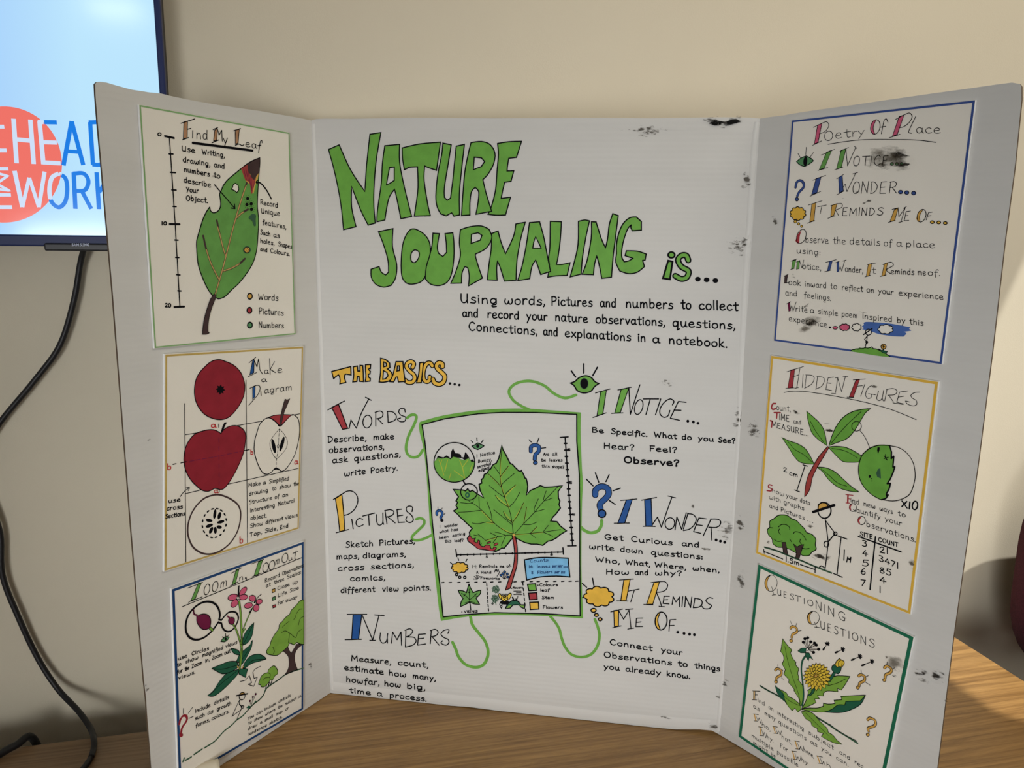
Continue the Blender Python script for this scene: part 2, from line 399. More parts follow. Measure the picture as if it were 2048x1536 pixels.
# ------------------------------------------------------------------ a hand-lettered pen alphabet: advance; strokes (x-height 10, capitals 16)
GLY = {
'a': '10;8,8 5,10 2,8.5 1,5 2,1.2 4.6,.2 7.2,2.5 8.2,7;8.3,9.6 8.1,4 8.6,1 10.2,.6', 'b': '10;1.5,16 1.5,8 1.6,.4;1.6,6 4,9.6 7,9 8.5,5.5 7.4,1.5 4.5,.1 1.6,1.4',
'c': '9;8,8.5 5.2,10 2.2,8.2 1,5 2,1.6 5,.1 8.6,1.6', 'd': '10;8,8 5,10 2,8.5 1,5 2,1.2 4.8,.2 7.4,2.5 8,6;8.2,16 8.1,8 8.2,.3',
'e': '10;1.2,5 5,5.4 8,6.6 7.3,9.2 5,10 2.2,8.6 1,5 2,1.6 5,.1 9.2,1.6', 'f': '8;8.5,14 7,16 5,15.4 4.1,12 3.8,5 3.2,-3.5;1,8.8 7.6,9.6',
'g': '10;8,8 5,10 2,8.5 1,5 2.2,1.6 4.8,1 7.4,3.2 8.2,8;8.3,9.6 8.5,3 8,-.6 4.4,-1.6 2.6,-3.4 4.2,-5.4 8.6,-4.6', 'h': '10;1.5,16 1.5,8 1.5,.2;1.5,5.6 4,9.5 6.8,9.2 7.8,6 8.2,.3',
'i': '4.5;2,9.5 2,4 2.4,.3;2,13.2', 'j': '6;4,9.5 4,2 3.4,-3 .8,-4.6;4,13.2', 'k': '9.5;1.5,16 1.5,8 1.5,.2;7.4,10 4.4,6.6 1.8,4.6;2.6,5.2 5,2.4 8.8,.2',
'l': '4.5;2,16 2,8 2.3,.3', 'm': '14;1.5,9.6 1.5,5 1.5,.2;1.5,5.6 4.2,9.5 6.2,8.4 6.7,5 6.8,.4;6.8,5.6 9.4,9.5 11.4,8.4 12,5 12.4,.3', 'n': '10;1.5,9.6 1.5,5 1.5,.2;1.5,5.6 4,9.5 6.8,9.2 7.8,6 8.2,.3',
'o': '10;5,10 2,8.6 1,5 2,1.4 5,.1 8,1.6 9,5 8,8.8 5,10 3.6,9.6', 'p': '10;1.5,9.8 1.5,3 1.2,-6;1.5,6 4,9.6 7,9 8.5,5.5 7.4,1.5 4.5,.1 1.6,1.4',
'q': '10.5;8,8 5,10 2,8.5 1,5 2,1.2 4.8,.6 7.4,3 8.2,8;8.3,9.6 8.2,2 7.8,-4 7.6,-6 10.6,-3.8', 'r': '8;1.5,9.6 1.5,5 1.5,.2;1.5,5.4 3.2,8.6 5.4,10 7.2,9', 
's': '8.5;7.8,8.8 5,10 2.4,8.6 3,6.3 6.4,4.6 7.8,2.4 6,.2 1,.6', 't': '8;4,15 4,8 4.3,1.8 5.6,.2 7.6,1;.6,10 8,10.6', 'u': '10.5;1,9.5 1.2,4 3,.3 6,.8 7.8,4.4;8.2,9.6 8.1,4 8.6,1 10.2,.6',
'v': '9;/1,9.6 4.5,.3 8.4,9.8', 'w': '13;1.6,9.2 .9,4 2.8,.2 5.4,1.4 6.4,5.6 7.2,1.4 9.6,.2 11.8,3.6 11.4,9.4', 'x': '9;/1,9.6 8.4,.3;/8.2,9.6 1,.3', 'y': '10;/1,9.6 4.8,3;/9,9.6 1.8,-5.6', 'z': '9;/1,9.6 8,9.6 1,.3 8.6,.3',
'A': '12;/1,0 5.8,16 10.8,0;/3,5.6 9,5.6', 'B': '11;/1.6,16 1.6,0;1.4,15.4 6,16 8.2,13.4 6.4,9.6 2,8.6 7.4,8.2 9.8,4.6 7,.8 1.4,.2', 'C': '12;10.4,13.4 7.4,16 3.2,14 1,8 3,2 7,.1 11,2.4',
'D': '12;/1.8,16 1.8,0;.6,15.8 6,15.4 10.4,10.6 9.8,5 5.6,1 1.4,.2', 'E': '10.5;/9,16 1.6,15.6 1.6,.2 9.4,.2;/1.6,8.2 7.6,8.6', 'F': '10;/2,16 2,0;/1.4,15.8 9.2,16;/2,8.4 7.6,8.8', 
'G': '13;10.4,13.4 7.4,16 3.2,14 1,8 3,2 7,.1 10,1.6 10.2,6.6;/6.4,6.8 12,6.8', 'H': '12;/1.6,16 1.6,0;/10.2,16 10.2,0;/1.6,8 10.2,8.4', 'I': '5;/2.4,16 2.4,0', 'J': '9;7,16 7,5 5.6,.6 2.6,.4 1,3.4', 'K': '11;/1.8,16 1.8,0;/9.6,16 2,7 10,0', 'L': '9.5;/1.8,16 1.8,.2 9,.2',
'M': '15;/1.2,0 2,16 7.2,5 12.2,16 13.4,0', 'N': '12;/1.4,0 1.4,16 10,.2 10.2,16', 'O': '13;6.5,16 2.6,13.8 1,8 2.6,2 6.5,.1 10.4,2.2 12,8 10.4,14 6.5,16', 'P': '11;/1.8,16 1.8,0;1,15.4 6,16.2 9.4,13.4 8.4,9 4.6,7.4 1.8,7.4', 'Q': '14;6.5,16 2.6,13.8 1,8 2.6,2 6.5,.1 10.4,2.2 12,8 10.4,14 6.5,16;/8,4 12.8,-2',
'R': '11.5;/1.8,16 1.8,0;1,15.4 6,16.2 9.2,13.4 8,9.4 4.6,8 1.8,7.8;/4.6,8 10.4,0', 'S': '10.5;9.6,14 6.6,16 3.2,14.6 2.6,11.4 6,8.8 9.2,6 8.6,1.8 5,.1 1,1.8', 'T': '11;/5.4,16 5.4,0;/.6,15.8 10.6,16.2', 'U': '11.5;1.4,16 1.6,5 4,.4 7.4,.8 9.4,5;9.6,16 9.6,5 10,0', 'V': '11;/1,16 5.6,0 10.4,16', 'W': '16;/.8,16 4.4,.4 8,11 11.4,.4 15.2,16', 'X': '11;/1,16 10,0;/10,16 1,0', 'Y': '11;/1,16 5.4,8;/10.4,16 3.6,-2', 'Z': '10;/1,16 9,16 1,.2 9.6,.2',
'0': '11;5,15 2,12.4 1,7.4 2.4,1.6 5,.1 8,2 9.2,7.6 8,13 5,15', '1': '5;/2.4,15 2.4,0', '2': '10;1.4,12 4,15 7.4,13.6 7.2,9.6 1.2,.3 1.2,.3 9.2,.6', '3': '10;1.2,14 5,15 8,12.4 4.4,8.4 4.4,8.4 8.6,5.6 7.4,1 4,.1 .8,1.8', '4': '10.5;/6,15 1,5.4 9.8,5.4;/6.8,10 6.6,0', '5': '10;/8.8,15 2.6,15 2,9;2,9 6,9.6 8.8,5.6 7,.8 3.6,.1 .8,1.8', '6': '10;7,15 3,10.4 1,5 3,.3 7,.8 8.6,4.6 6,7.6 1.4,5', '7': '10;/1,14.6 8.6,14.6 3,0', '8': '10;5,8 2,11.6 5,15 8,12 5,8 1.6,4 5,.1 8.8,4 5,8',
'.': '4;1.6,.6', ',': '4;2.2,1.6 2.4,-.6 1,-3', ':': '4;1.8,1;1.8,7.4', '?': '9;1,12.4 3.4,15.6 7,14.8 7.6,11 4.6,7.6 4.2,4;4.2,.4', '!': '4;/2,16 1.8,4.6;1.8,.6', '-': '7;/1,6 6,6.2', "'": '3;/1.6,16 1.2,12.6', '*': '5;2,6', '/': '7;/6,16 1,0', '"': '3;1,1'}
PARSED = {}
for _c, _s in GLY.items():
    _a, *_st = _s.split(';'); PARSED[_c] = (float(_a), [(not q.startswith('/'), P2(q.lstrip('/'))) for q in _st])
def T(words, A, B, h, wd=1.5, slant=0.0, m='k', cap=False):
    """a written line. words: 'text|x0|x1 ...' (x read in the current view), baseline through A and B, x-height h"""
    (ax, ay), (bx, by) = A, B
    if cap: h = h * 10 / 16 / .88
    else: wd *= .8
    for wv in words.split(' '):
        t, x0, x1 = wv.rsplit('|', 2); t = t.replace('_', ' '); x0, x1 = float(x0), float(x1)
        adv = sum((PARSED[c][0] if c != ' ' else 6) for c in t) - 1.5; cx = -0.6
        y0 = ay + (by - ay) * (x0 - ax) / (bx - ax); y1 = ay + (by - ay) * (x1 - ax) / (bx - ax)
        for c in t:
            if c == ' ': cx += 6; continue
            a, st = PARSED[c]; dy = random.uniform(-.35, .35); hs = random.uniform(.95, 1.05)
            for sm, pts in st:
                Q = spline(pts, False, 4) if sm and len(pts) > 2 else pts
                R = []
                for gx, gy in Q:
                    gy = (gy * hs + dy) * .88; u = (cx + gx * .86 + a * .05) / adv
                    R.append((x0 + (x1 - x0) * u + gy * h / 10 * slant, y0 + (y1 - y0) * u - gy * h / 10))
                L = loc(tp(R))
                if len(L) == 1: ribbon(L, m, wd / 1000 * 1.45, 0)
                elif not sm and len(L) > 2:
                    for p, q in zip(L, L[1:]): ribbon([p, q], m, wd / 1000, 0)
                else: ribbon(L, m, wd / 1000, 0)
            cx += a
    Art.cur['k'] += 1
def CL(m, x, y, rx, ry, n=9, out=1.6, a=0, ph=0.3, dep=.2):
    """a scalloped thought cloud"""
    c_, s_ = math.cos(math.radians(a)), math.sin(math.radians(a)); q = []
    for k in range(n * 8):
        t = 2 * math.pi * k / (n * 8); r = (1 - dep) + dep * abs(math.sin(n * t / 2 + ph)) ** .7
        u, v = rx * r * math.cos(t), ry * r * math.sin(t); q.append((x + u * c_ - v * s_, y + u * s_ + v * c_))
    F(m, q, 0, out)
def DS(m, P, wd=1.2, on_=14, off=10):
    """dashed stroke"""
    if isinstance(P, str) and '|' in P:
        for q in P.split('|'): DS(m, q, wd, on_, off)
        return
    Q = spline(P2(P), False, 8); d = 0.0; cur = [Q[0]]
    for a, b in zip(Q, Q[1:]):
        l = math.hypot(b[0] - a[0], b[1] - a[1]); n = max(1, int(l / 2))
        for k in range(1, n + 1):
            t = k / n; q = (a[0] + (b[0] - a[0]) * t, a[1] + (b[1] - a[1]) * t); d += l / n
            if d % (on_ + off) < on_: cur.append(q)
            else:
                if len(cur) > 1: ribbon(loc(tp([cur[0], cur[-1]])), m, wd / 1000, 0)
                cur = []
    if len(cur) > 1: ribbon(loc(tp([cur[0], cur[-1]])), m, wd / 1000, 0)
def OS(m, P, bw, fw, sm=1):
    """a fat pen stroke with an ink outline"""
    S('k', P, bw, sm); S(m, P, fw, sm)
def big(fillm, stem, serifs='', rest='', wd=1.4, rsm=1):
    """a capital with a coloured stem, thin serifs and thin remaining strokes"""
    F(fillm, stem, 0, wd)
    if serifs: S('k', serifs, wd, 0)
    if rest: S('k', rest, wd, rsm)

# dirt: soft dark scuffs, patchy, on a thin film lying on the sheet
def scuff_mat(name, rgb, thr, scale, sx, sy, top, wide=0.10):
    m = bpy.data.materials.new(name); m.use_nodes = True; b = m.node_tree.nodes['Principled BSDF']
    b.inputs['Base Color'].default_value = (*[lin(c) for c in rgb], 1); b.inputs['Roughness'].default_value = 0.9; b.inputs['Specular IOR Level'].default_value = 0.1
    uv = nd(m, 'ShaderNodeUVMap'); tc = nd(m, 'ShaderNodeTexCoord'); mp = nd(m, 'ShaderNodeMapping'); mp.inputs['Scale'].default_value = (sx, sy, 1); mp.inputs['Rotation'].default_value = (0, 0, .35)
    n = nd(m, 'ShaderNodeTexNoise'); n.inputs['Scale'].default_value = scale; n.inputs['Detail'].default_value = 6; n.inputs['Roughness'].default_value = 0.7
    ln = nd(m, 'ShaderNodeVectorMath', operation='LENGTH')
    lk(m, tc.outputs['Object'], mp.inputs['Vector']); lk(m, mp.outputs['Vector'], n.inputs['Vector']); lk(m, uv.outputs['UV'], ln.inputs[0])
    ma = nd(m, 'ShaderNodeMath', operation='MULTIPLY_ADD'); ma.inputs[1].default_value = -0.30; lk(m, ln.outputs['Value'], ma.inputs[0]); lk(m, n.outputs['Fac'], ma.inputs[2])
    mr = nd(m, 'ShaderNodeMapRange'); mr.inputs['From Min'].default_value = thr; mr.inputs['From Max'].default_value = thr + wide; mr.inputs['To Max'].default_value = top
    lk(m, ma.outputs['Value'], mr.inputs['Value']); lk(m, mr.outputs['Result'], b.inputs['Alpha'])
    return m
M['scuff'] = scuff_mat('black_scuff_dirt', (36, 31, 26), 0.35, 70, 1, 2.2, .85)
M['scuff2'] = scuff_mat('faint_grey_scuff', (66, 59, 48), 0.40, 85, 1, 2.2, .7)
M['scuff3'] = scuff_mat('dense_black_scuff', (10, 10, 10), 0.30, 60, .8, 2.4, .95)
M['smudge'] = scuff_mat('brown_grey_smudge', (84, 75, 60), 0.24, 34, 1, 2.0, .6, .22)
def scuff(x, y, rx, ry, a=0, m='scuff', label=None, z=0.0012):
    L = loc(tp(ell(x, y, rx, ry, a, 24))); c = loc(tp([(x, y)]))[0]; zz = Art.sheet.lift + z
    o = link('scuff_mark', [(p, q, zz) for p, q in L] + [(*c, zz)], [(i, (i + 1) % 24, 24) if False else ((i + 1) % 24, i, 24) for i in range(24)], m, Art.host)
    uvl = o.data.uv_layers.new(name='UVMap')
    for lp in o.data.loops:
        i = lp.vertex_index; uvl.data[lp.index].uv = (0, 0) if i == 24 else (math.cos(2 * math.pi * i / 24), math.sin(2 * math.pi * i / 24))
    if label: o['label'] = label
    return o

# ------------------------------------------------------------------ the folding board
board = empty('display_board', FL, 'large white three-panel folding display board on NATURE JOURNALING, standing on the table', 'display board')
def sheet_obj(name, sheet, L, t, mats, parent, bev=False, z=0.0, n_edge=1):
    """a flat board cut to outline L (local), thickness t behind face z; mats = (face, edge)"""
    n = len(L); V = [(a, b, z) for a, b in L] + [(a, b, z - t) for a, b in L]
    tri = tessellate_polygon([[Vector((a, b, 0)) for a, b in L]]); Fc, mi = [], []
    for a, b, c in tri:
        A, B, Cc = [Vector((*L[i], 0)) for i in (a, b, c)]
        if (B - A).cross(Cc - A).z < 0: b, c = c, b
        Fc += [(a, b, c), (n + a, n + c, n + b)]; mi += [0, 0]
    area = sum(L[i][0] * L[(i + 1) % n][1] - L[(i + 1) % n][0] * L[i][1] for i in range(n))
    for i in range(n):
        j = (i + 1) % n; Fc.append((i, n + i, n + j, j) if area > 0 else (j, n + j, n + i, i)); mi.append(1)
    o = link(name, V, Fc, list(mats), None, mi)
    o.parent = parent; o.matrix_basis = Matrix.Translation(-parent.location) @ sheet.mw
    return o
def mm(sheet, s): return [sheet.at(x, max(y, 0), 0) for x, y in P2(s)]
T4 = 0.003
topc = mm(CEN, '622,241 632,238 650,237 700,237.5 760,236.5 830,235.5 900,236 980,236.5 1100,236 1200,235.5 1300,236.5 1390,235 1450,234.5 1500,235 1519,237')
botc = mm(CEN, '1437,1469 1424,1461 1400,1459 1350,1459 1300,1454 1240,1449 1200,1444 1130,1436 1060,1430 1000,1424 938,1414 900,1412 850,1406 790,1400 740,1395 700,1390 662,1387')
wl = (FL - LO).length; wr = (RO - FR).length; wc = (FR - FL).length
topc[0] = (0.0, topc[0][1]); topc[-1] = (wc, topc[-1][1]); botc[0] = (wc, botc[0][1]); botc[-1] = (0.0, botc[-1][1])
board_c = sheet_obj('center_panel', CEN, topc + [(a, max(b, 0.0008)) for a, b in botc], T4, ('board', 'kraft'), board)
lt = mm(LEF, '190,168 194,164 201,163.5 213,165 233,171 262,179 300,185 322,187 346,193 385,201 430,209 470,215 520,222 560,229 600,236 618,241')
wl = (FL - LO).length; wr = (RO - FR).length; wc = (FR - FL).length
lt[-1] = (wl, topc[0][1])
left_edge = [(a, b) for a, b in mm(LEF, '191,190 195,240 204,340 226,590 262,1050 288,1362 292,1396 295,1440 300,1500')]
board_l = sheet_obj('side_panel', LEF, lt + [(wl, .0008), (wl * .5, .0008), (0.0, .0008)] + left_edge[::-1], T4, ('board', 'kraft'), board)
rt = mm(RIG, '1521,238 1540,234 1580,229 1630,222 1700,211 1760,202 1850,189 1930,178 2000,168 2024,165 2040,168 2043,173')
rt[0] = (0.0, topc[-1][1])
right_edge = mm(RIG, '2043,200 2030,330 2010,480 1985,700 1955,935 1930,1110 1907,1272 1893,1385 1876,1525')
board_r = sheet_obj('side_panel', RIG, rt + right_edge + [(wr, .0008), (wr * .5, .0008), (0.0, .0008)], T4, ('board', 'kraft'), board)
board_l['label'] = 'left side panel carrying three posters'; board_r['label'] = 'right side panel carrying three posters'; board_c['label'] = 'broad middle panel covered in lettering and a leaf drawing'

def ridge(host, L, wd, hgt, mat, name='crease', z=0.0, jit=0.0):
    """a low fold or crease standing proud of the sheet"""
    V, Fc = [], []
    for i, (a, b) in enumerate(L):
        p, q = L[max(i - 1, 0)], L[min(i + 1, len(L) - 1)]; dx, dy = q[0] - p[0], q[1] - p[1]; l = math.hypot(dx, dy) or 1
        nx, ny = -dy / l * wd / 2, dx / l * wd / 2; k = 1 + random.uniform(-jit, jit)
        V += [(a + nx, b + ny, z + 1e-4), (a + nx * .45, b + ny * .45, z + hgt * .8 * k), (a, b, z + hgt * k), (a - nx * .45, b - ny * .45, z + hgt * .8 * k), (a - nx, b - ny, z + 1e-4)]
    for i in range(len(L) - 1):
        for k in range(4): Fc.append((5 * i + k, 5 * i + k + 1, 5 * i + 6 + k, 5 * i + 5 + k))
    o = link(name, V, [f[::-1] for f in Fc] if False else Fc, mat, host, smooth=True)
    return o
CEN.lift = LEF.lift = RIG.lift = 0
def lineL(sh, s): return loc_on(sh, P2(s))
def loc_on(sh, P): return [sh.at(x, y, 0) for x, y in spline(P, False, 6)]
ridge(board_c, lineL(CEN, '1514,244 1507,300 1500,420 1490,560 1483,720 1476,900 1465,1080 1452,1260 1442,1400 1437,1462'), 0.007, 0.0016, 'crease', 'fold_ridge', 0, .3)
ridge(board_c, lineL(CEN, '626,248 632,400 637,560 644,760 650,980 657,1200 664,1378'), 0.006, 0.0012, 'crease', 'fold_ridge', 0, .3)
ridge(board_c, lineL(CEN, '664,1372 760,1385 850,1392 938,1402 1100,1420 1250,1436 1420,1449'), 0.016, 0.0007, 'crease', 'folded_hem', 0, .3)
for s in ('650,663 760,667 860,672 960,678 1100,686 1250,694 1390,703', '660,1090 720,1100 800,1112 880,1124 960,1129 1090,1136', '960,1290 1040,1300 1080,1304', '655,252 760,249 900,254 1050,249 1200,247 1380,256 1500,260', '1190,905 1300,912 1460,922', '660,668 740,674 830,671', '1160,1150 1300,1168 1420,1176'):
    ridge(board_c, lineL(CEN, s), 0.008, 0.00020, 'board', 'crease', 0, .25)
for s in ('200,190 260,198 330,208 420,228 520,247 608,260', '246,640 270,646 296,652', '290,1370 316,1362 338,1356'):
    ridge(board_l, lineL(LEF, s), 0.007, 0.00022, 'board', 'crease', 0, .25)
for s in ('1528,247 1580,234 1700,217 1850,199 1930,190 2020,177', '1890,960 1950,975', '1850,1240 1905,1258', '1800,1430 1850,1440 1880,1450'):
    ridge(board_r, lineL(RIG, s), 0.007, 0.00022, 'board', 'crease', 0, .25)

# ------------------------------------------------------------------ six posters mounted on the side panels
def poster(sheet, corners, label, bmat, bw, inset):
    """corners TL TR BR BL of the face in the photo; a stiff card 3.5 mm thick"""
    th = 0.0035; L = [sheet.at(x, y, th) for x, y in P2(corners)]
    rt_ = empty('poster', (0, 0, 0), label, 'poster', 'posters mounted on the display board')
    rt_.matrix_world = sheet.mw
    V = [(a, b, 0.0002) for a, b in L] + [(a, b, th) for a, b in L]; n = 4
    Fc = [(3, 2, 1, 0)[::-1] if False else (0, 1, 2, 3), (4, 7, 6, 5)]; 
    Fc = [(0, 1, 2, 3), (7, 6, 5, 4)] + [(i, n + i, n + (i + 1) % 4, (i + 1) % 4) for i in range(4)]
    link('card', V, Fc, ['card', 'foam'], rt_, [0, 0, 1, 1, 1, 1])
    on(sheet, rt_, th)
    Art.ws = 1.0; begin('border', None, 0.0003)
    c = (sum(a for a, b in L) / 4, sum(b for a, b in L) / 4)
    ins = []
    for i in range(4):
        a, b, d = Vector(L[i]), Vector(L[i - 1]), Vector(L[(i + 1) % 4])
        u, v = (b - a).normalized(), (d - a).normalized(); ins.append(tuple(a + (u + v) * inset))
    ribbon(ins, bmat, bw, 0, True)
    end()
    return rt_
P_LEAF = poster(LEF, '278,209 579,265 591,669 309,697', 'poster with FIND MY LEAF heading and a burnt-tipped green leaf, left panel top', 'bg', 0.0018, 0.0013)
P_APPLE = poster(LEF, '329,708 607,692 598,1058 328,1143.5', 'yellow-bordered poster of red apples cut in sections, headed MAKE A DIAGRAM', 'bo', 0.0024, 0.0022)
P_ZOOM = poster(LEF, '342.5,1178 608,1082 607,1419 357,1566', 'navy-bordered poster with ZOOM IN, ZOOM OUT heading and pink flowers', 'bb', 0.0036, 0.0027)
P_POEM = poster(RIG, '1584,240.5 1951,200 1884,729 1548,682', 'blue-bordered poster headed POETRY OF PLACE, right panel top', 'bp', 0.0024, 0.0015)
P_FIG = poster(RIG, '1542,710.5 1877.5,763 1821.5,1229.5 1511.5,1107', 'yellow-bordered poster headed HIDDEN FIGURES with a stick figure, tree and count table', 'by', 0.0031, 0.0022)
P_QUES = poster(RIG, '1516.5,1128 1828,1274 1748,1658 1477,1473.5', 'dark green bordered poster headed QUESTIONING QUESTIONS with a dandelion', 'bd', 0.0044, 0.0026)

# ================================================================== the middle panel
on(CEN, board_c, 0.0)
K(620, 230, 1520)
begin('title_lettering', 'green outlined capitals reading NATURE')
F('g', '85,157 133,136 185,250 250,348 258,230 273,88 323,80 300,220 290,380 297,492 265,501 230,430 190,325 190,420 210,508 153,522 140,400 115,270', 0, 1.7)
F('g', '341,140 408,134 408,215 430,330 463,462 414,472 396,382 385,338 362,372 350,420 341,478 305,486 308,430 325,310 330,220', 0, 1.7, ['362,240 384,237 384,298 362,312 348,318'])
F('g', '420,150 500,132 594,124 576,252 540,240 522,232 520,300 535,400 548,458 475,460 484,400 492,330 490,236 455,238 430,249 422,200', 0, 1.7)
F('g', '605,128 643,136 628,230 612,330 612,375 625,388 640,378 650,300 660,200 666,142 703,134 690,250 680,360 681,455 655,460 645,445 620,459 595,450 580,420 573,370 582,270 600,180', 0, 1.7)
F('g', '854,130 905,122 963,120 940,193 905,197 900,225 897,255 928,254 915,302 886,306 878,340 870,380 913,374 890,455 850,456 810,452 825,420 845,340 852,250 858,180', 0, 1.7)
F('g', '733,126 780,121 820,135 842,175 835,225 810,270 787,294 800,350 815,400 827,438 755,452 765,400 768,350 752,330 735,350 728,400 728,455 690,458 695,380 705,260 720,180', 0, 1.7, ['748,192 780,195 795,212 780,235 744,249'])
begin('title_lettering', 'green outlined capitals reading JOURNALING')
F('g', '312,531 378,517 376,600 395,680 390,740 370,775 335,783 300,770 280,740 278,702 315,690 325,715 345,728 358,715 355,660 335,590', 0, 1.7)
F('g', '470,518 510,535 540,570 548,620 535,700 515,750 480,768 440,765 418,730 416,650 425,580 445,535', 1, 1.7, ['480,614 497,625 495,650 478,671 462,665 459,640 466,622'])
F('g', '560,538 589,540 580,600 585,630 605,644 622,625 620,580 615,540 650,536 655,580 655,650 645,720 625,760 590,776 550,770 525,745 530,690 545,640 556,590', 0, 1.7)
F('g', '826,540 856,528 870,580 890,632 915,580 930,540 937,496 980,488 960,560 945,640 940,690 938,752 885,756 868,700 853,664 850,700 852,752 807,750 815,680 825,610', 0, 1.7)
F('g', '685,522 730,508 780,505 815,520 828,555 815,590 790,615 753,633 755,650 770,700 785,742 722,778 725,730 718,695 705,690 692,720 690,765 641,766 665,710 685,640 680,580', 0, 1.7, ['735,543 765,536 783,548 775,570 733,585'])
F('g', '1094,484 1144,486 1140,560 1130,640 1122,680 1150,680 1184,672 1170,730 1120,732 1082,738 1090,690 1086,650 1092,600', 0, 1.7)
F('g', '999,490 1045,486 1065,560 1080,640 1095,712 1050,726 1038,690 1027,660 1010,690 1000,745 945,754 965,690 985,590', 0, 1.7, ['1027,553 1045,590 1052,606 1014,606 1018,580'])
F('g', '1222,484 1250,478 1272,482 1255,560 1240,650 1234,724 1184,737 1200,680 1220,590', 0, 1.7)
F('g', '1281,486 1302,487 1325,560 1345,605 1355,560 1362,500 1378,449 1403,458 1390,560 1380,640 1372,738 1328,743 1318,690 1305,640 1295,680 1290,727 1239,725 1262,660 1280,560', 0, 1.7)
F('g', '1395,590 1405,540 1425,495 1455,468 1485,464 1508,485 1508,524 1467,527 1460,512 1462,500 1445,520 1425,580 1418,640 1430,668 1450,664 1470,652 1434,640 1440,618 1490,620 1530,633 1525,660 1514,662 1522,690 1490,715 1450,722 1410,710 1392,670 1395,630', 0, 1.7)
begin('title_lettering', 'small green outlined letters reading is with three dots')
D('g', 1645, 637, 15, 13, 0, 2.4); F('g', '1630,663 1650,667 1638,748 1606,743', 0, 2.6)
OS('g', '1722,662 1712,640 1690,640 1675,660 1690,690 1722,710 1715,738 1690,746 1662,732', 8.6, 4.6)
for x, y in ((1765, 747), (1805, 750), (1845, 753)): D('k', x, y, 13, 11)
begin('paragraph')
T('Using|683|853 words,|884|1070 Pictures|1098|1285 and|1320|1393 numbers|1437|1652 to|1688|1735 collect|1770|1948', (683, 855), (1945, 890), 29, 2.4)
T('and|694|766 record|808|952 your|985|1080 nature|1116|1265 observations,|1300|1615 questions,|1650|1935', (694, 918), (1935, 975), 27, 2.4)
T('Connections,|722|1035 and|1062|1128 explanations|1160|1460 in|1492|1528 a|1558|1592 notebook.|1633|1900', (722, 980), (1900, 1058), 27, 2.4)
# the basics
K(640, 690, 960, 1755)
begin('heading', 'yellow outlined capitals reading THE BASICS')
F('y', '130,290 338,237 342,328 285,318 272,330 270,360 285,410 218,426 222,390 215,345 205,328 180,342 150,370 140,330', 0, 1.9)
F('y', '366,240 410,230 415,285 440,285 440,222 470,225 475,300 478,402 434,398 430,345 412,345 405,400 360,405 372,330', 0, 1.9)
F('y', '500,216 557,214 553,258 540,255 535,270 553,288 548,318 530,318 533,352 553,365 550,396 497,400 505,340 500,280', 0, 1.9)
F('y', '665,145 720,160 765,200 768,245 740,262 785,300 795,345 765,390 700,408 650,405 665,300', 0, 1.9, ['700,185 728,200 730,230 700,240', '697,280 735,300 748,335 720,370 690,375'])
OS('y', '1018,245 1030,205 1000,182 960,200 950,240 985,285 1030,325 1040,370 1010,408 960,408 938,385', 7.4, 4.2)
F('y', '835,182 910,182 918,280 935,400 862,405 850,350 835,352 810,405 765,402 800,330 820,250', 0, 1.9, ['850,230 872,228 872,280 845,285'])
OS('y', '1232,228 1215,200 1180,200 1150,240 1133,310 1142,380 1175,402 1205,380 1205,350', 7.4, 4.2)
F('y', '1095,195 1135,190 1125,300 1112,412 1060,415 1085,310', 0, 1.9)
OS('y', '1345,235 1340,205 1305,195 1280,220 1290,260 1340,305 1370,345 1355,405 1310,430 1258,415 1240,375', 8.0, 4.8)
for x, y in ((1427, 422), (1478, 430), (1530, 438)): D('k', x, y, 14)
begin('heading', 'WORDS with a red initial stroke')
big('r', '130,685 203,648 305,915 248,925', '88,712 130,688 203,648 270,614|500,573 562,606', '305,915 305,915 322,912 322,912 340,822 340,822 400,912 400,912 450,760 535,592', 1.7)
O('k', 520, 840, 48, 70, 8, 1.6)
S('k', '612,745 612,890|605,738 660,725 690,745 680,790 620,810|630,805 692,868|742,730 748,850|738,728 800,735 838,780 820,825 750,852|935,735 925,698 880,700 865,735 890,770 938,790 930,835 880,840 850,812 885,800', 1.6)
begin('paragraph')
T('Describe,|85|510 make|585|815', (85, 1070), (815, 1030), 46, 2.1)
T('observations,|100|705', (100, 1185), (700, 1142), 46, 2.1)
T('ask|135|310 questions,|375|885', (135, 1297), (885, 1224), 44, 2.1)
T('write|265|505 Poetry.|555|855', (265, 1440), (855, 1372), 44, 2.1)
K(640, 960, 960, 1755)
begin('heading', 'PICTURES with a yellow initial stroke')
big('y', '170,203 240,157 258,330 272,552 217,565 200,400', '178,578 315,542', '148,212 240,155 300,122 360,125 405,170 415,240 380,320 320,370 265,388', 1.7)
S('k', '350,430 365,535|470,430 430,420 400,450 400,490 430,510 475,490|470,395 600,362|535,380 540,495|618,378 622,450 640,490 670,490 690,460 690,362|690,460 700,485|715,340 735,480|710,335 770,325 810,345 795,385 735,405|740,400 825,470|895,320 895,320 845,325 845,325 860,465 860,465 930,462 930,462|850,395 910,385|1010,345 1015,300 980,285 948,305 955,345 1000,380 1025,430 1005,462 965,462 942,435 955,400', 1.7)
begin('paragraph')
T('Sketch|280|585 Pictures,|650|1040', (280, 742), (1040, 694), 44, 2.1)
T('maps,|180|430 diagrams,|470|940', (180, 868), (940, 838), 42, 2.1)
T('cross|195|485 sections,|555|1030', (195, 997), (1030, 955), 42, 2.1)
T('comics,|330|715', (330, 1107), (715, 1096), 42, 2.1)
T('different|228|605 view|683|865 points.|915|1220', (228, 1237), (1220, 1207), 42, 2.1)
K(640, 1210, 1040)
begin('heading', 'NUMBERS with a blue initial stroke')
big('b', '340,95 430,95 395,350 325,350', '280,95 480,95|258,355 425,350|560,100 658,108|510,360 568,360', '', 1.7)
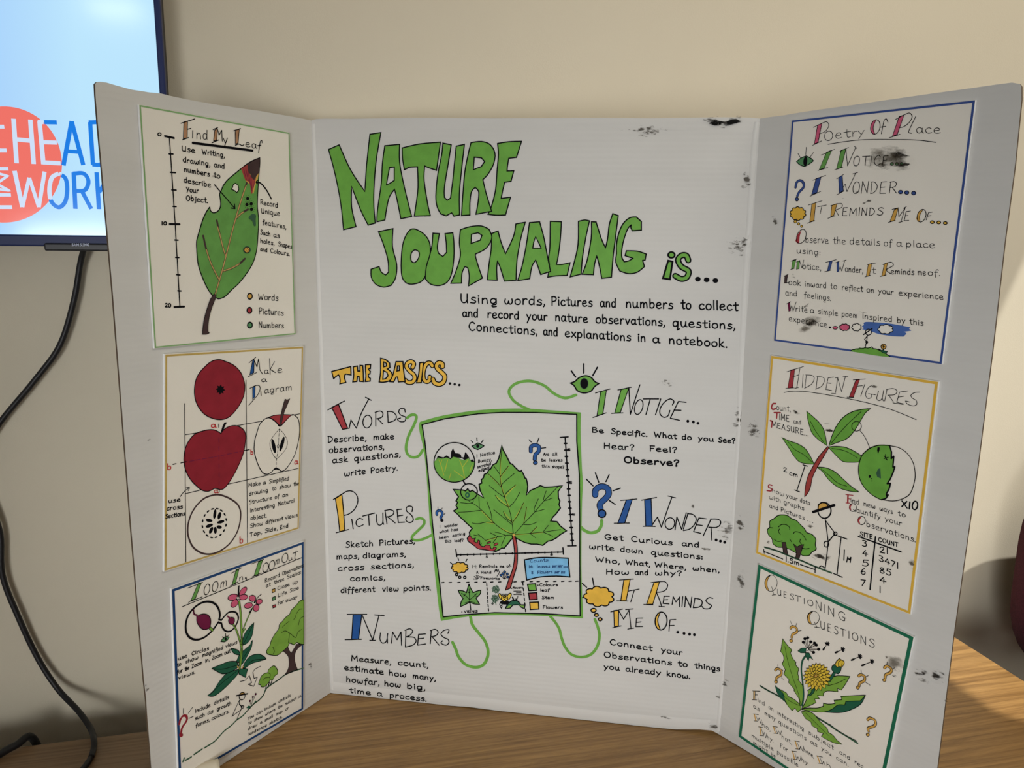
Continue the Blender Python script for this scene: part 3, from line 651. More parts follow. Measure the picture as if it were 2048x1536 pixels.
S('k', '430,95 540,358 605,105', 1.7, 0)
S('k', '620,285 615,350 640,388 680,370 695,290|690,340 692,388|880,260 875,430|870,258 920,242 950,268 920,310 885,325 960,330 985,370 950,410 875,430|1140,265 1130,395|1130,262 1180,248 1210,275 1190,310 1140,325|1150,325 1220,410|1310,290 1320,252 1270,260 1240,295 1265,330 1310,350 1320,385 1290,410 1240,390 1255,365', 1.7)
S('k', '732,390 745,275 790,355 830,275 835,412|1080,295 1010,300 1000,410 1082,398|1008,345 1065,338', 1.7, 0)
begin('paragraph', None, 0.0011)
T('Measure,|320|730 count,|800|1110', (320, 568), (1110, 640), 40, 2.1)
T('estimate|250|655 how|705|885 many,|950|1185', (250, 662), (1185, 775), 40, 2.1)
T('howfar,|270|610 how|660|830 big,|890|1080', (270, 784), (1080, 870), 40, 2.1)
T('time|300|525 a|585|640 process.|715|1095', (300, 893), (1095, 985), 38, 2.1)

# green notebook frame and its strings
K0()
begin('string_drawing', None, 0.0003); K(640, 690, 960, 1755); S('g', '955,800 1000,768 1045,768 1058,800 1030,880 975,990 945,1110 957,1190 1010,1230 1080,1218 1130,1150', 4.4)
begin('string_drawing', None, 0.0003); K(640, 960, 960, 1755); S('g', '1055,430 1100,418 1142,440 1138,490 1080,550 1018,610 1012,645 1060,662 1140,645 1225,605', 4.2)
begin('string_drawing', None, 0.0003); K(640, 1210, 1040); S('g', '1358,382 1390,450 1420,530 1490,608 1590,638 1670,613 1713,540 1720,460 1690,370 1620,280 1560,200 1540,110', 5.0)
begin('string_drawing', None, 0.0003); K(1150, 940, 1500); S('g', '312,590 310,640 280,700 230,728 170,732 110,705 70,670', 5.0)
begin('string_drawing', None, 0.0003); K(1080, 1140, 1500); S('g', '535,480 565,560 580,640 560,740 500,820 410,848 310,825 245,750 210,660 190,580 150,510 95,445', 4.4)
begin('string_drawing', None, 0.0003); K0(); S('g', '1060,820 1043,812 1026,800 1018,782 1032,767 1060,762 1088,771 1108,787 1130,796 1152,790', 4.2)
begin('notebook_drawing', 'green bordered notebook page drawn in the middle', 0.0006)
K(840, 800, 1180)
OUT = '0,262 260,190 640,130 1000,105 1300,105 1600,125 1940,150 1935,400 1950,800 1960,1000 1950,1330 1945,2025 1965,2630 1500,2600 1000,2590 600,2605 255,2660 230,2525 175,2025 130,1525 120,1500 80,900 45,600 0,400 -12,310'
INN = '25,297 300,225 700,165 1000,148 1400,150 1888,172 1890,500 1920,900 1925,1500 1925,1900 1930,2600 1500,2573 900,2560 500,2587 280,2612 240,2225 190,1825 150,1475 130,1200 90,800 60,500'
F('g', OUT, 0, 0, [INN]); S('k', INN, 1.9, 0, 1)
begin('leaf_drawing', 'large green lobed leaf with a red stem')
F('g', '985,540 1000,600 1035,660 1075,740 1090,768 1110,772 1140,805 1185,850 1210,862 1222,846 1250,900 1265,940 1280,945 1290,985 1298,1040 1292,1100 1280,1148 1330,1090 1400,1060 1450,1030 1500,1050 1600,1045 1715,1032 1665,1100 1668,1180 1685,1215 1675,1260 1692,1300 1640,1370 1600,1410 1575,1457 1650,1465 1690,1517 1765,1575 1690,1620 1650,1655 1590,1690 1540,1700 1480,1750 1410,1735 1340,1735 1260,1715 1150,1660 1110,1670 1090,1690 1060,1730 1015,1785 985,1782 960,1800 910,1825 860,1810 800,1805 720,1795 650,1750 580,1700 570,1665 600,1625 595,1590 630,1545 570,1490 480,1405 460,1380 405,1335 455,1305 435,1270 455,1230 435,1215 465,1165 400,1075 520,1085 550,1095 575,1068 600,1105 630,1088 690,1130 770,1180 725,1090 712,1015 745,1000 740,960 765,935 775,895 810,880 830,840 850,830 880,780 920,760 950,700 970,620', 0, 2.0)
S('vn', '972,690 970,930 990,1062 1028,1172 1078,1300|975,920 1063,800|983,1045 828,895|1020,1168 1152,1025|1064,1285 908,1150|1110,1470 1010,1350|1115,1478 1252,1240|880,1478 735,1325|1250,1490 1285,1295|1330,1608 1410,1530|1140,1624 1480,1594|790,1694 930,1655|1120,1608 960,1540|800,1474 890,1484', 1.4)
S('k', '985,610 965,800 965,930 985,1060 1020,1170 1070,1300 1100,1420 1115,1530 1125,1610|895,800 960,890|1065,795 970,920|825,890 930,990 975,1045|1135,885 1000,1000 980,1045|835,1030 930,1110 1015,1170|1155,1020 1040,1120 1020,1165|905,1145 960,1220 1060,1285|1205,1110 1140,1220 1075,1290|890,1320 1000,1410 1110,1500|1250,1235 1180,1380 1115,1475|1005,1345 1040,1420 1105,1465', 1.0)
S('k', '590,1215 710,1295 890,1475 960,1535 1060,1595 1120,1605|490,1235 600,1245 640,1230 640,1190|710,1165 715,1295|465,1350 600,1345 735,1325|805,1220 850,1340 870,1440|630,1480 700,1490 800,1470 890,1480|1665,1040 1560,1150 1490,1220 1380,1350 1240,1500 1140,1610|1520,1095 1490,1190 1510,1210|1595,1180 1515,1210|1425,1190 1375,1310 1390,1345|1500,1315 1395,1345|1285,1290 1250,1490|1410,1470 1330,1500 1250,1500|1140,1620 1330,1605 1480,1590 1695,1560|1410,1525 1330,1605|1545,1510 1490,1580|1330,1610 1395,1660|1485,1590 1600,1640|1110,1625 1030,1630 930,1650 790,1690|1035,1630 980,1750|930,1650 880,1720|905,1590 970,1605 1030,1628|850,1600 940,1645|695,1610 790,1690|650,1625 740,1640', 1.0)
K(840, 1020, 1180)
F('r', '600,305 575,335 580,375 640,415 700,465 800,478 860,492 910,480 922,455 890,442 880,465 855,462 845,425 800,420 770,440 735,430 718,405 722,370 700,360 690,395 665,385 650,375 670,335 645,345 625,340 615,320', 0, 1.2)
D('r', 915, 412, 26, 14, -25, 1.0); D('r', 828, 392, 26, 9, -20, 1.0); D('g', 730, 404, 9, 9, 0, 1.0)
F('st', '1110,310 1150,320 1172,450 1170,650 1130,800 1090,940 1030,965 1065,850 1120,700 1140,550 1132,430', 0, 1.5); D('or', 1130, 300, 14, 18)
K(840, 800, 1180)
begin('magnifier_drawing', 'round magnified view of the jagged leaf edge', 0.0009)
F('g', '172,745 200,710 222,690 250,705 290,695 320,690 375,710 400,680 450,690 510,720 580,700 620,730 658,742 655,800 630,870 580,930 500,975 415,990 330,975 250,920 195,850')
F('k', '172,745 200,710 215,668 240,680 285,690 320,665 375,705 375,630 398,580 425,640 470,645 495,660 500,690 530,690 545,625 575,660 610,730 628,710 658,742 620,745 590,700 540,720 500,700 440,690 400,682 370,714 320,692 290,702 250,702 222,692')
S('vn', '230,720 260,800 290,905|265,720 250,770|335,720 300,860|480,725 515,820 540,940|580,720 520,800|415,850 540,940|375,880 350,950|630,780 600,860', 1.3)
O('k', 415, 750, 245, 238, 0, 1.7); O('k', 592, 1105, 100, 98, 0, 1.7); S('k', '520,970 545,1008', 2.2); O('dk', 572, 1143, 20, 26, 0, 2.2)
begin('eye_drawing')
F('gs', '627,555 660,540 695,518 740,535 770,552 740,575 697,597 655,580', 0, 1.6); D('k', 697, 553, 19, 24); S('k', '615,490 640,512|685,455 688,492|762,480 743,510', 1.5)
begin('question_mark_drawing')
OS('b', '1335,618 1340,562 1385,543 1432,562 1428,620 1390,660 1383,718', 6.2, 4.2, 1); D('b', 1390, 755, 24, 22, 0, 1.4); S('k', '1315,478 1340,505|1435,455 1412,512|1462,580 1515,575', 1.5)
begin('question_mark_drawing')
OS('b', '203,1380 205,1345 235,1330 266,1350 266,1390 250,1412 255,1428', 4.4, 2.6); D('k', 265, 1450, 21, 18); S('k', '215,1290 217,1312|268,1300 262,1315|290,1378 305,1362', 1.0)
begin('ruler_drawing')
S('k', '1748,445 1838,1755|1690,450 1785,443|1778,1757 1880,1755', 2.0, 0)
for i, y in enumerate((522, 602, 680, 760, 838, 915, 994, 1070, 1147, 1224, 1302, 1378, 1455, 1535, 1610, 1690)):
    x = 1748 + (y - 445) * 90 / 1310; S('k', [(x - 14, y), (x + 14, y)], 2.6, 0)
S('k', '1780,588 1805,586|1782,612 1782,598 1793,596 1795,612 1806,610 1806,598|1802,980 1828,978|1804,1004 1826,1006 1828,994 1806,992 1804,1004|1838,1385 1838,1370 1850,1370 1852,1386 1864,1384 1864,1368', 1.4, 0)
K(840, 1020, 1180)
S('k', '440,540 1725,505|433,475 443,560|1722,453 1728,532', 2.0, 0)
for x in (493, 571, 650, 730, 803, 884, 960, 1036, 1113, 1268, 1348, 1425, 1505, 1583, 1662): D('k', x, 540 - (x - 440) * 35 / 1285, 9, 14)
T('5|795|815', (795, 574), (815, 574), 18, 1.6); T('15|1570|1600', (1570, 545), (1600, 545), 14, 1.6)
begin('paragraph')
K(840, 800, 1180)
T('I|680|695 Notice|725|905', (680, 692), (905, 648), 26, 1.25); T('Bumpy,|700|865', (700, 757), (865, 730), 26, 1.25); T('serrated|690|855', (690, 825), (855, 782), 26, 1.25); T('edges!|705|835', (705, 870), (835, 825), 24, 1.25)
begin('paragraph')
T('Are|1485|1555 all|1590|1655', (1485, 670), (1655, 668), 24, 1.25); T('the|1460|1515 leaves|1558|1715', (1460, 740), (1715, 738), 24, 1.25); T('this|1465|1560 shape?|1590|1735', (1465, 810), (1735, 825), 24, 1.25)
K(840, 1020, 1180)
begin('paragraph')
T('I|220|262 wonder|295|460', (220, 218), (460, 190), 25, 1.25); T('what|235|345 has|375|460', (235, 278), (460, 245), 24, 1.25); T('been|230|345 eating|390|545', (230, 352), (545, 298), 24, 1.25); T('this|300|375 leaf?|415|525', (300, 392), (525, 378), 24, 1.25)
begin('paragraph')
T('It|620|685 Reminds|715|930 me|960|1015 of-|1045|1100', (620, 698), (1100, 690), 25, 1.4); T('A|678|705 Hand|735|860', (678, 765), (860, 765), 22, 1.3); T('Fireworks|728|960', (728, 832), (960, 838), 20, 1.3)
S('k', '898,748 908,718 916,745 924,712 932,742 942,712 950,735 955,750 945,775 930,790 930,802', 1.0)
for a, b in ((648, 830), (655, 800), (678, 785), (700, 790), (722, 800)): S('k', [(690, 835), (a, b)], 0.9, 0); D('k', a, b, 6)
for a, b in ((975, 785), (998, 765), (1020, 742), (1052, 768), (1060, 805)): S('k', [(1012, 832), (a, b)], 0.9, 0); D('b', a, b, 15, 12, 30, 1.0)
begin('thought_cloud_drawing')
CL('y', 480, 693, 103, 66, 9, 1.7)
for x, y in ((442, 778), (480, 808), (540, 810)): O('k', x, y, 14, 14, 0, 1.9)
S('k', '367,632 395,655|458,575 467,605|567,592 552,622', 1.7)
begin('count_note_drawing', 'light blue note listing counts of leaves and flowers')
F('bl', '1258,600 1400,575 1550,570 1785,580 1805,805 1650,795 1450,805 1285,843', 0, 2.0)
T('Counts:|1325|1555', (1325, 630), (1555, 614), 24, 1.3, 0, 'bb'); T('14|1310|1360 leaves|1410|1565', (1310, 698), (1565, 690), 24, 1.3, 0, 'bb'); T('8|1340|1365 Flowers|1415|1595', (1340, 770), (1595, 758), 24, 1.3, 0, 'bb')
for x0, y0, n, sl_ in ((1602, 690, 4, 1), (1668, 688, 4, 1), (1735, 690, 4, 0), (1630, 762, 4, 1), (1705, 762, 4, 0)):
    hh = 12 if (y0 < 700 and not sl_) else 24
    for k in range(n): S('bb', [(x0 + k * 13, y0 - hh), (x0 + k * 13 - 2, y0)], 1.1, 0)
    if sl_: S('bb', [(x0 - 8, y0 - 4), (x0 + 50, y0 - 22)], 1.1, 0)
begin('dividing_line')
for x in (260, 350, 455, 560, 660, 760, 850, 945, 1130, 1225, 1325, 1410, 1510, 1610, 1705, 1795, 1875): y = 875 - (x - 258) * 18 / 1650; S('k', [(x, y), (x + 30, y - 3)], 1.8, 0)
for y in (885, 935, 985, 1035, 1085, 1135, 1185): S('k', [(803 + (y - 880) * .07, y), (804 + (y - 850) * .07, y + 30)], 1.8, 0)
for y in (870, 940, 1000, 1055, 1115, 1190): S('k', [(1236 + (y - 855) * .1, y), (1238 + (y - 830) * .1, y + 32)], 1.8, 0)
begin('leaf_drawing', 'small five-lobed veined leaf')
F('gd', '590,890 605,930 640,995 690,975 732,968 725,1010 675,1060 718,1135 650,1130 600,1110 540,1140 490,1162 495,1110 520,1065 480,1010 463,968 520,975 560,995 575,940', 0, 1.6)
S('k', '600,1110 612,1200', 1.8); S('k', '598,1100 592,950|598,1080 560,1040 500,1000|598,1080 650,1040 690,1000|600,1100 540,1120|600,1100 660,1115|592,1000 578,985|592,1000 606,985|540,1030 520,1035|540,1030 545,1010|660,1032 665,1010|660,1032 685,1038', 1.0)
D('k', 505, 1227, 7); T('VEINS|530|695', (530, 1236), (695, 1231), 24, 1.3, 0, 'k', True)
begin('flower_drawing')
for i in range(26):
    a, r = i * 2.4, 42 * math.sqrt(i / 26); O('gr', 915 + r * math.cos(a), 955 + r * math.sin(a), 8, 8, 0, 1.0)
for i in range(22):
    a, r = i * 2.4, 40 * math.sqrt(i / 22); O('gr', 905 + r * math.cos(a), 1065 + r * 1.1 * math.sin(a), 8, 8, 0, 1.0)
S('gr', '905,1090 918,1140|890,1090 870,1130', 1.2); O('k', 875, 1125, 10, 8, 0, 1.0)
F('k', ell(1020, 1110, 55, 26)); S('k', '970,1110 960,1135|990,1130 985,1150|1040,1130 1050,1150|1065,1110 1085,1130', 1.4)
D('yb', 970, 1040, 16, 40, -25, 1.2); D('yb', 1072, 1040, 22, 46, 30, 1.2); D('yb', 1020, 1060, 40, 36, 0, 1.2); S('k', '1000,1060 1010,1030 1020,1055 1032,1030 1040,1062|1005,1085 1020,1070 1035,1085|985,1030 1000,1010 1015,1020|1055,1030 1040,1010 1025,1020', 1.2)
F('dk', '1030,1182 1055,1135 1100,1095 1150,1085 1190,1105 1215,1140 1268,1140 1260,1182 1225,1172 1190,1140 1120,1140 1090,1178', 0, 1.5); F('gl', '1042,1178 1070,1145 1110,1140 1082,1172|1200,1145 1258,1150 1252,1175'); S('k', '1135,1090 1115,1050', 2.2)
T('flowers|1118|1240', (1118, 945), (1240, 942), 15, 1.2); D('k', 1106, 942, 6); S('k', '1130,975 1220,975|1160,995 1220,995|1130,1015 1225,1017', 1.0, 0); S('k', '1180,1035 1175,1060 1155,1080|1158,1064 1154,1082 1172,1080', 1.0); O('k', 980, 1160, 10, 14, 0, 1.2); S('k', '975,1172 985,1185', 1.2)
begin('colour_key_drawing', 'three colour squares keyed leaf, stem and flowers')
F('g', '1295,895 1392,888 1402,968 1312,972', 0, 1.9); F('r', '1308,1000 1408,995 1412,1075 1320,1080', 0, 1.9); F('y', '1322,1112 1428,1108 1432,1192 1330,1198', 0, 1.9)
D('k', 1422, 906, 8); T('Colours|1440|1660', (1440, 918), (1660, 915), 23, 1.5); T('leaf|1450|1560', (1450, 980), (1560, 978), 23, 1.5); T('Stem|1468|1618', (1468, 1070), (1618, 1070), 25, 1.5); T('Flowers|1480|1720', (1480, 1188), (1720, 1188), 25, 1.5)

# I notice
K(1150, 720, 1500)
begin('eye_drawing', 'large green eye with lash strokes')
F('g', '-53,270 0,250 50,205 125,183 190,205 235,255 280,275 230,310 185,365 105,385 30,360 -10,300', 0, 2.0); D('gr', 108, 275, 50, 66, 0); D('k', 108, 275, 44, 60); S('k', '103,45 103,150|262,85 208,182|-42,128 8,198', 2.2)
begin('heading', 'I NOTICE with green initial strokes')
big('g', '300,370 368,350 325,635 258,650', '240,385 410,338|210,672 365,618'); big('g', '540,345 630,325 530,615 465,620', '503,350 658,318|428,625 562,618')
S('k', '630,330 647,635 760,290', 1.6, 0); O('k', 746, 550, 46, 88, 15, 1.5)
S('k', '800,455 978,455|880,460 830,638|1003,455 942,640|1300,495 1210,485 1115,680 1222,705|1160,585 1240,588', 1.6, 0); S('k', '1140,525 1158,485 1115,455 1050,490 1000,560 995,630 1040,670 1090,650 1110,590', 1.6)
for x, y in ((1320, 715), (1385, 725), (1440, 740)): D('k', x, y, 17)
begin('paragraph')
T('Be|198|340 Specific.|420|848 What|922|1190 do|1250|1365 you|1440|1625 See?|1675|1875', (198, 845), (1875, 976), 42, 2.1)
T('Hear?|335|695 Feel?|870|1195', (335, 1035), (1195, 1085), 46, 2.1); T('Observe?|572|1220', (572, 1200), (1220, 1242), 50, 2.9)
# I wonder
K(1150, 940, 1500)
begin('question_mark_drawing', 'large blue question mark with rays')
OS('b', '236,292 240,238 280,200 330,192 382,218 393,280 355,335 310,375 290,410 298,450', 9.6, 7.4); D('b', 315, 510, 46, 46, 0, 1.9)
S('k', '135,108 212,185|238,32 278,142|400,55 362,135|445,242 532,212|400,355 470,402', 1.9)
begin('heading', 'I WONDER with blue initial strokes')
big('b', '600,350 672,340 582,620 500,625', '535,355 725,338|458,622 637,620'); big('b', '815,345 890,335 905,655 828,655', '780,352 955,320|797,658 940,660|1088,303 1178,325')
S('k', '905,640 965,550 1010,668 1135,315', 1.6, 0); O('k', 1110, 625, 55, 68, 10, 1.6)
S('k', '1170,700 1192,548 1248,695 1302,500|1322,505 1268,690|1535,570 1450,560 1388,720 1472,740|1420,640 1490,648|1592,572 1500,770|1590,668 1603,820', 1.6, 0); S('k', '1318,510 1380,520 1418,570 1395,640 1340,690 1268,708|1585,572 1670,575 1705,605 1690,650 1640,672 1565,668', 1.6)
for x, y in ((1652, 818), (1702, 832), (1752, 845)): D('k', x, y, 17)
begin('paragraph')
T('Get|345|565 Curious|655|1140 and|1250|1455', (345, 810), (1455, 905), 44, 2.1); T('write|165|460 down|530|795 questions:|890|1495', (165, 920), (1495, 1045), 44, 2.1)
T('Who,|235|525 What,|590|880 Where,|930|1300 when,|1375|1690', (235, 1072), (1690, 1200), 40, 2.1); T('How|360|635 and|700|860 why?|935|1250', (360, 1218), (1250, 1236), 42, 2.1)
# it reminds me of
K(1080, 1140, 1500)
begin('thought_cloud_drawing', 'large yellow thought cloud with bubbles')
CL('y', 576, 258, 150, 100, 9, 1.9, 4)
D('y', 522, 392, 25, 19, 0, 1.9); D('y', 550, 438, 19, 15, 0, 1.9); D('or', 587, 480, 18, 15, 0, 1.9); S('k', '412,130 455,168|512,78 525,150|400,265 428,268', 1.9)
begin('heading', 'IT REMINDS ME OF with yellow initial strokes')
big('y', '818,95 880,88 840,298 788,298', '775,97 912,87|750,300 858,302|862,205 967,185|920,195 885,310'); big('y', '1112,120 1165,115 1100,332 1040,332', '1082,122 1165,112|1012,335 1102,338|1160,352 1215,358', '1165,113 1215,112 1245,145 1225,195 1170,215 1135,215')
S('k', '1135,215 1165,290 1185,350', 1.6); S('k', '1262,255 1210,255 1200,325 1258,330|1205,290 1245,288|1288,335 1300,260 1325,310 1365,260 1358,358|1392,258 1385,355|1412,358 1420,255 1468,365 1480,262|1510,275 1495,365', 1.6, 0); S('k', '1508,272 1570,290 1580,330 1550,360 1495,368|1685,275 1650,268 1618,295 1640,325 1672,345 1650,375 1600,375 1578,350', 1.6)
big('y', '720,395 768,390 765,545 725,550', '690,408 805,380|708,562 792,543|835,385 910,378|855,575 915,565|768,395 815,480 868,390 888,570|1002,468 940,470 935,552 1000,550|940,510 985,505|1325,482 1268,485 1258,595|1262,540 1308,538')
F('y', '1172,412 1135,440 1122,500 1135,560 1172,582 1148,490'); S('k', '1172,412 1148,490 1172,582', 1.4); O('k', 1181, 496, 58, 87, 4, 1.9)
for x, y in ((1343, 605), (1405, 617), (1458, 625), (1505, 630)): D('k', x, y, 14)
begin('paragraph')
T('Connect|680|1095 your|1180|1390', (680, 726), (1390, 832), 37, 2.2); T('Observations|622|1285 to|1345|1440 things|1505|1755', (622, 848), (1755, 985), 37, 2.2); T('you|622|778 already|835|1180 know.|1235|1465', (622, 962), (1465, 1060), 37, 2.2)
end()
K0()
for a in ((1428, 243, 26, 12, 10, 'scuff3'), (1462, 244, 30, 12, -20, 'scuff3'), (1492, 360, 18, 36, 0, 'scuff2'), (1474, 492, 34, 30, 0, 'scuff2'), (1486, 486, 20, 22, 0, 'scuff2'), (1331, 764, 20, 20, 30, 'scuff2'), (1477, 840, 20, 44, 0, 'scuff2'), (1452, 1060, 28, 30, 0, 'scuff2'), (1408, 1098, 16, 8, 10, 'scuff2'), (1386, 1012, 10, 8, -30, 'scuff2'), (1442, 1390, 18, 14, 0, 'scuff2'), (1330, 1434, 14, 14, 0, 'scuff2'), (1425, 1452, 22, 10, 0, 'scuff2'), (1181, 1252, 8, 4, 0, 'scuff2'), (1290, 262, 60, 20, 0, 'scuff2'), (1470, 1170, 20, 16, 0, 'scuff2')):
    scuff(*a)

# ================================================================== posters on the left panel
TH = 0.0035
on(LEF, P_LEAF, TH)
K(260, 190, 620)
begin('heading', 'FIND MY LEAF with tan initial strokes and a thick underline')
big('tan', '612,308 652,298 648,490 605,497', '577,322 735,272|595,510 665,485|650,390 690,380', '', 1.2); S('k', '712,405 710,490', 1.2); T('nd|750|885', (750, 494), (885, 512), 80, 1.2)
big('tan', '962,400 990,382 985,512 948,525', '942,395 995,370|930,545 1005,513', '', 1.2); S('k', '990,383 1012,455 1042,402 1045,500 1050,525', 1.2, 0); S('k', '1058,490 1080,540|1105,490 1075,580', 1.2, 0)
big('tan', '1195,400 1240,392 1227,545 1197,562', '1178,408 1255,382', '1195,575 1235,558 1270,575 1292,566', 1.2); T('ea|1308|1440', (1310, 590), (1440, 608), 58, 1.2); S('k', '1500,545 1497,520 1480,530 1470,590 1460,655|1448,577 1488,570', 1.2)
S('k', '712,545 1390,632', 3.4)
begin('ruler_drawing', 'vertical ruler marked 0, 10 and 20')
S('k', '447,485 512,1470 565,2402', 1.5, 0); S('k', '395,468 498,490|450,1468 562,1470|503,2412 615,2407', 2.8, 0)
S('k', '443,670 487,672|457,880 515,884|473,1080 523,1082|487,1268 523,1270|508,1650 545,1652|517,1848 555,1850|527,2044 567,2047|542,2228 578,2230', 2.0, 0)
O('k', 333, 448, 18, 17, 0, 1.4); T('10|355|420', (355, 1478), (420, 1478), 28, 1.9); T('20|395|468', (395, 2412), (468, 2416), 32, 1.9)
begin('paragraph')
T('Use|585|740 Writing,|815|1075', (585, 636), (1075, 712), 42, 1.6); T('drawing,|600|910 and|955|1075', (600, 762), (1075, 840), 42, 1.6); T('numbers|612|905 to|950|1025', (612, 872), (1025, 950), 42, 1.6); T('describe|610|920', (610, 994), (920, 1052), 42, 1.6); T('Your|635|780', (635, 1102), (780, 1116), 40, 1.6); T('Object.|635|885', (635, 1198), (885, 1230), 42, 1.6)
S('k', '960,1022 1190,1290|1145,1285 1192,1292 1186,1240', 1.7, 0)
begin('paragraph')
T('Record|1480|1680', (1480, 1240), (1680, 1283), 40, 1.5); T('Unique|1490|1705', (1490, 1345), (1705, 1375), 40, 1.5); T('features,|1505|1775', (1505, 1470), (1775, 1526), 38, 1.5); T('Such|1480|1595 as|1630|1700', (1480, 1584), (1700, 1628), 38, 1.5); T('holes,|1480|1640 Shapes|1685|1840', (1480, 1680), (1840, 1748), 36, 1.5); T('and|1480|1560 Colours.|1595|1815', (1480, 1774), (1815, 1832), 34, 1.5)
S('k', '1432,992 1482,1002 1550,1080 1605,1180', 2.2); S('k', '1450,972 1430,992 1452,1012', 1.5)
begin('leaf_drawing', 'green leaf with a burnt tip, holes and a dark stalk')
F('gd', '1475,715 1475,715 1400,745 1330,785 1260,840 1180,905 1110,965 1060,1030 1035,1090 1018,1130 1025,1180 1030,1250 1015,1300 985,1330 945,1340 915,1318 905,1275 905,1275 870,1325 830,1410 795,1520 770,1607 755,1692 770,1902 810,2042 870,2182 930,2272 985,2312 1020,2317 1080,2292 1150,2222 1240,2137 1330,2022 1400,1902 1440,1752 1455,1572 1460,1422 1455,1350 1447,1250 1455,1050 1465,900 1475,780', 1, 1.6)
F('st', '1335,790 1262,840 1290,920 1312,975 1330,990 1345,985 1360,1010 1370,1060 1372,1105 1385,1128 1400,1080 1440,985 1450,900 1410,970 1370,910 1340,860'); F('or', '1442,905 1462,890 1448,960 1422,1040 1405,1120 1392,1120 1398,1060 1420,990'); F('or', '1318,975 1350,985 1358,1010 1330,995')
F('br', '1475,718 1420,740 1335,785 1335,830 1345,880 1372,905 1382,940 1410,968 1440,915 1460,890 1472,800')
S('mg', '1290,840 1320,960|1315,840 1345,980|1345,880 1375,1060|1372,920 1385,1090|1420,975 1400,1060', 1.0, 0)
for p in ('1325,1000 1270,1170 1210,1370 1150,1590 1090,1830 1040,2020 990,2190 965,2270', '1340,1300 1260,1350 1205,1405', '985,1427 1020,1592 1060,1752 1090,1842', '830,1602 870,1772 930,1942 1005,2092', '1305,1862 1240,1922 1150,1972 1060,2002'): S('br', p, 3.0)
for p in ('1318,1030 1270,1170 1210,1370 1150,1590 1090,1830 1040,2020 990,2190 968,2265', '1290,1330 1260,1350 1205,1400', '992,1500 1020,1592 1060,1752 1090,1842', '866,1760 890,1840 930,1942 1005,2090', '1240,1922 1150,1970 1064,2000'): S('vt', p, 1.7)
F('card', '1195,1005 1225,1025 1235,1070 1225,1095 1210,1110 1190,1090 1150,1072 1165,1050 1170,1025', 0, 1.4)
for x, y in ((1335, 1178), (1325, 1246), (1375, 1238), (1378, 1300)):
    D('k', x, y, 18, 20)
    for k in range(9): a = k * .7; D('k', x + 34 * math.cos(a), y + 34 * math.sin(a), 3)
F('gr', '1345,1400 1380,1355 1425,1365 1422,1420 1425,1485 1405,1488 1385,1430', 1)
F('gr', ell(1325, 1762, 44, 42)); F('or', ell(1325, 1762, 32, 32), 0, 1.0); S('k', '1310,1745 1315,1775|1325,1745 1340,1760 1325,1780', 0.8)
F('br', '945,2267 975,2272 960,2327 920,2432 890,2552 880,2677 897,2707 870,2720 820,2722 822,2662 840,2542 880,2402 910,2322', 0, 0.8)
begin('colour_key_drawing', 'three coloured dots keyed Words, Pictures, Numbers')
D('or', 1362, 2290, 27, 33, 0, 2.0); D('r', 1357, 2450, 27, 33, 0, 2.0); D('gs', 1362, 2618, 27, 33, 0, 2.0)
T('Words|1455|1685', (1455, 2330), (1685, 2340), 48, 1.4); T('Pictures|1465|1745', (1465, 2490), (1745, 2508), 48, 1.4); T('Numbers|1462|1748', (1462, 2648), (1748, 2654), 48, 1.4)
end()
scuff(970, 925, 90, 24, 5, 'scuff2')

on(LEF, P_APPLE, TH)
K(310, 680, 620)
begin('guide_lines')
S('k', '390,840 405,2930|1200,530 1220,2680', 1.1, 0); S('k', '395,1252 580,1222|1080,1132 1420,1070|1780,1000 1910,975|395,2031 600,1983|960,1905 1890,1696', 1.1, 0)
begin('apple_drawing', 'whole red apple seen from below')
F('ap', '835,258 920,280 1040,335 1130,430 1170,530 1185,620 1165,750 1100,880 1010,990 930,1040 840,1052 730,1025 640,970 570,880 530,780 518,670 535,540 580,440 660,350 740,285', 1, 1.4)
F('k', [(862 + (66 if k % 2 == 0 else 40) * math.cos(k * math.pi / 8 + .1), 655 + (70 if k % 2 == 0 else 44) * math.sin(k * math.pi / 8 + .1)) for k in range(16)])
begin('apple_drawing', 'red apple seen from the side with dashed cutting lines')
F('ap', '870,1235 870,1235 900,1190 960,1150 1040,1130 1110,1145 1170,1190 1195,1260 1190,1350 1175,1453 1150,1540 1100,1660 1040,1780 970,1890 910,1960 860,1975 790,1960 740,1985 690,2000 620,1985 560,1940 480,1860 410,1740 380,1610 385,1500 410,1400 460,1310 530,1240 620,1205 720,1185 800,1195', 1, 1.4)
F('k', '868,1215 890,1140 915,1088 950,1088 925,1130 895,1200'); S('k', '840,1110 840,1155|848,1975 846,2012', 1.2)
DS('mg', '842,1290 846,1960', 1.1, 60, 55); DS('mg', '455,1603 800,1540 1170,1463', 1.1, 62, 22); S('k', '235,1643 275,1634|338,1624 410,1608|1178,1461 1245,1448', 1.4)
T('a|735|805', (735, 1155), (805, 1155), 48, 2.0, 0, 'ra'); T('b|1258|1298', (1258, 1512), (1298, 1512), 42, 2.0, 0, 'ra'); T('b|158|214', (158, 1712), (214, 1712), 54, 2.0, 0, 'ra'); T('a|775|832', (775, 2020), (832, 2020), 42, 1.8, 0, 'ra')
begin('apple_drawing', 'apple cut lengthwise showing two dark seeds')
F('card', '1650,1140 1600,1090 1550,1050 1500,1028 1440,1050 1380,1120 1345,1220 1315,1330 1308,1453 1330,1560 1370,1670 1420,1750 1475,1773 1530,1750 1575,1700 1600,1690 1640,1710 1670,1735 1730,1700 1800,1600 1850,1500 1890,1350 1908,1200 1895,1060 1850,1000 1800,990 1730,1060', 1, 1.6)
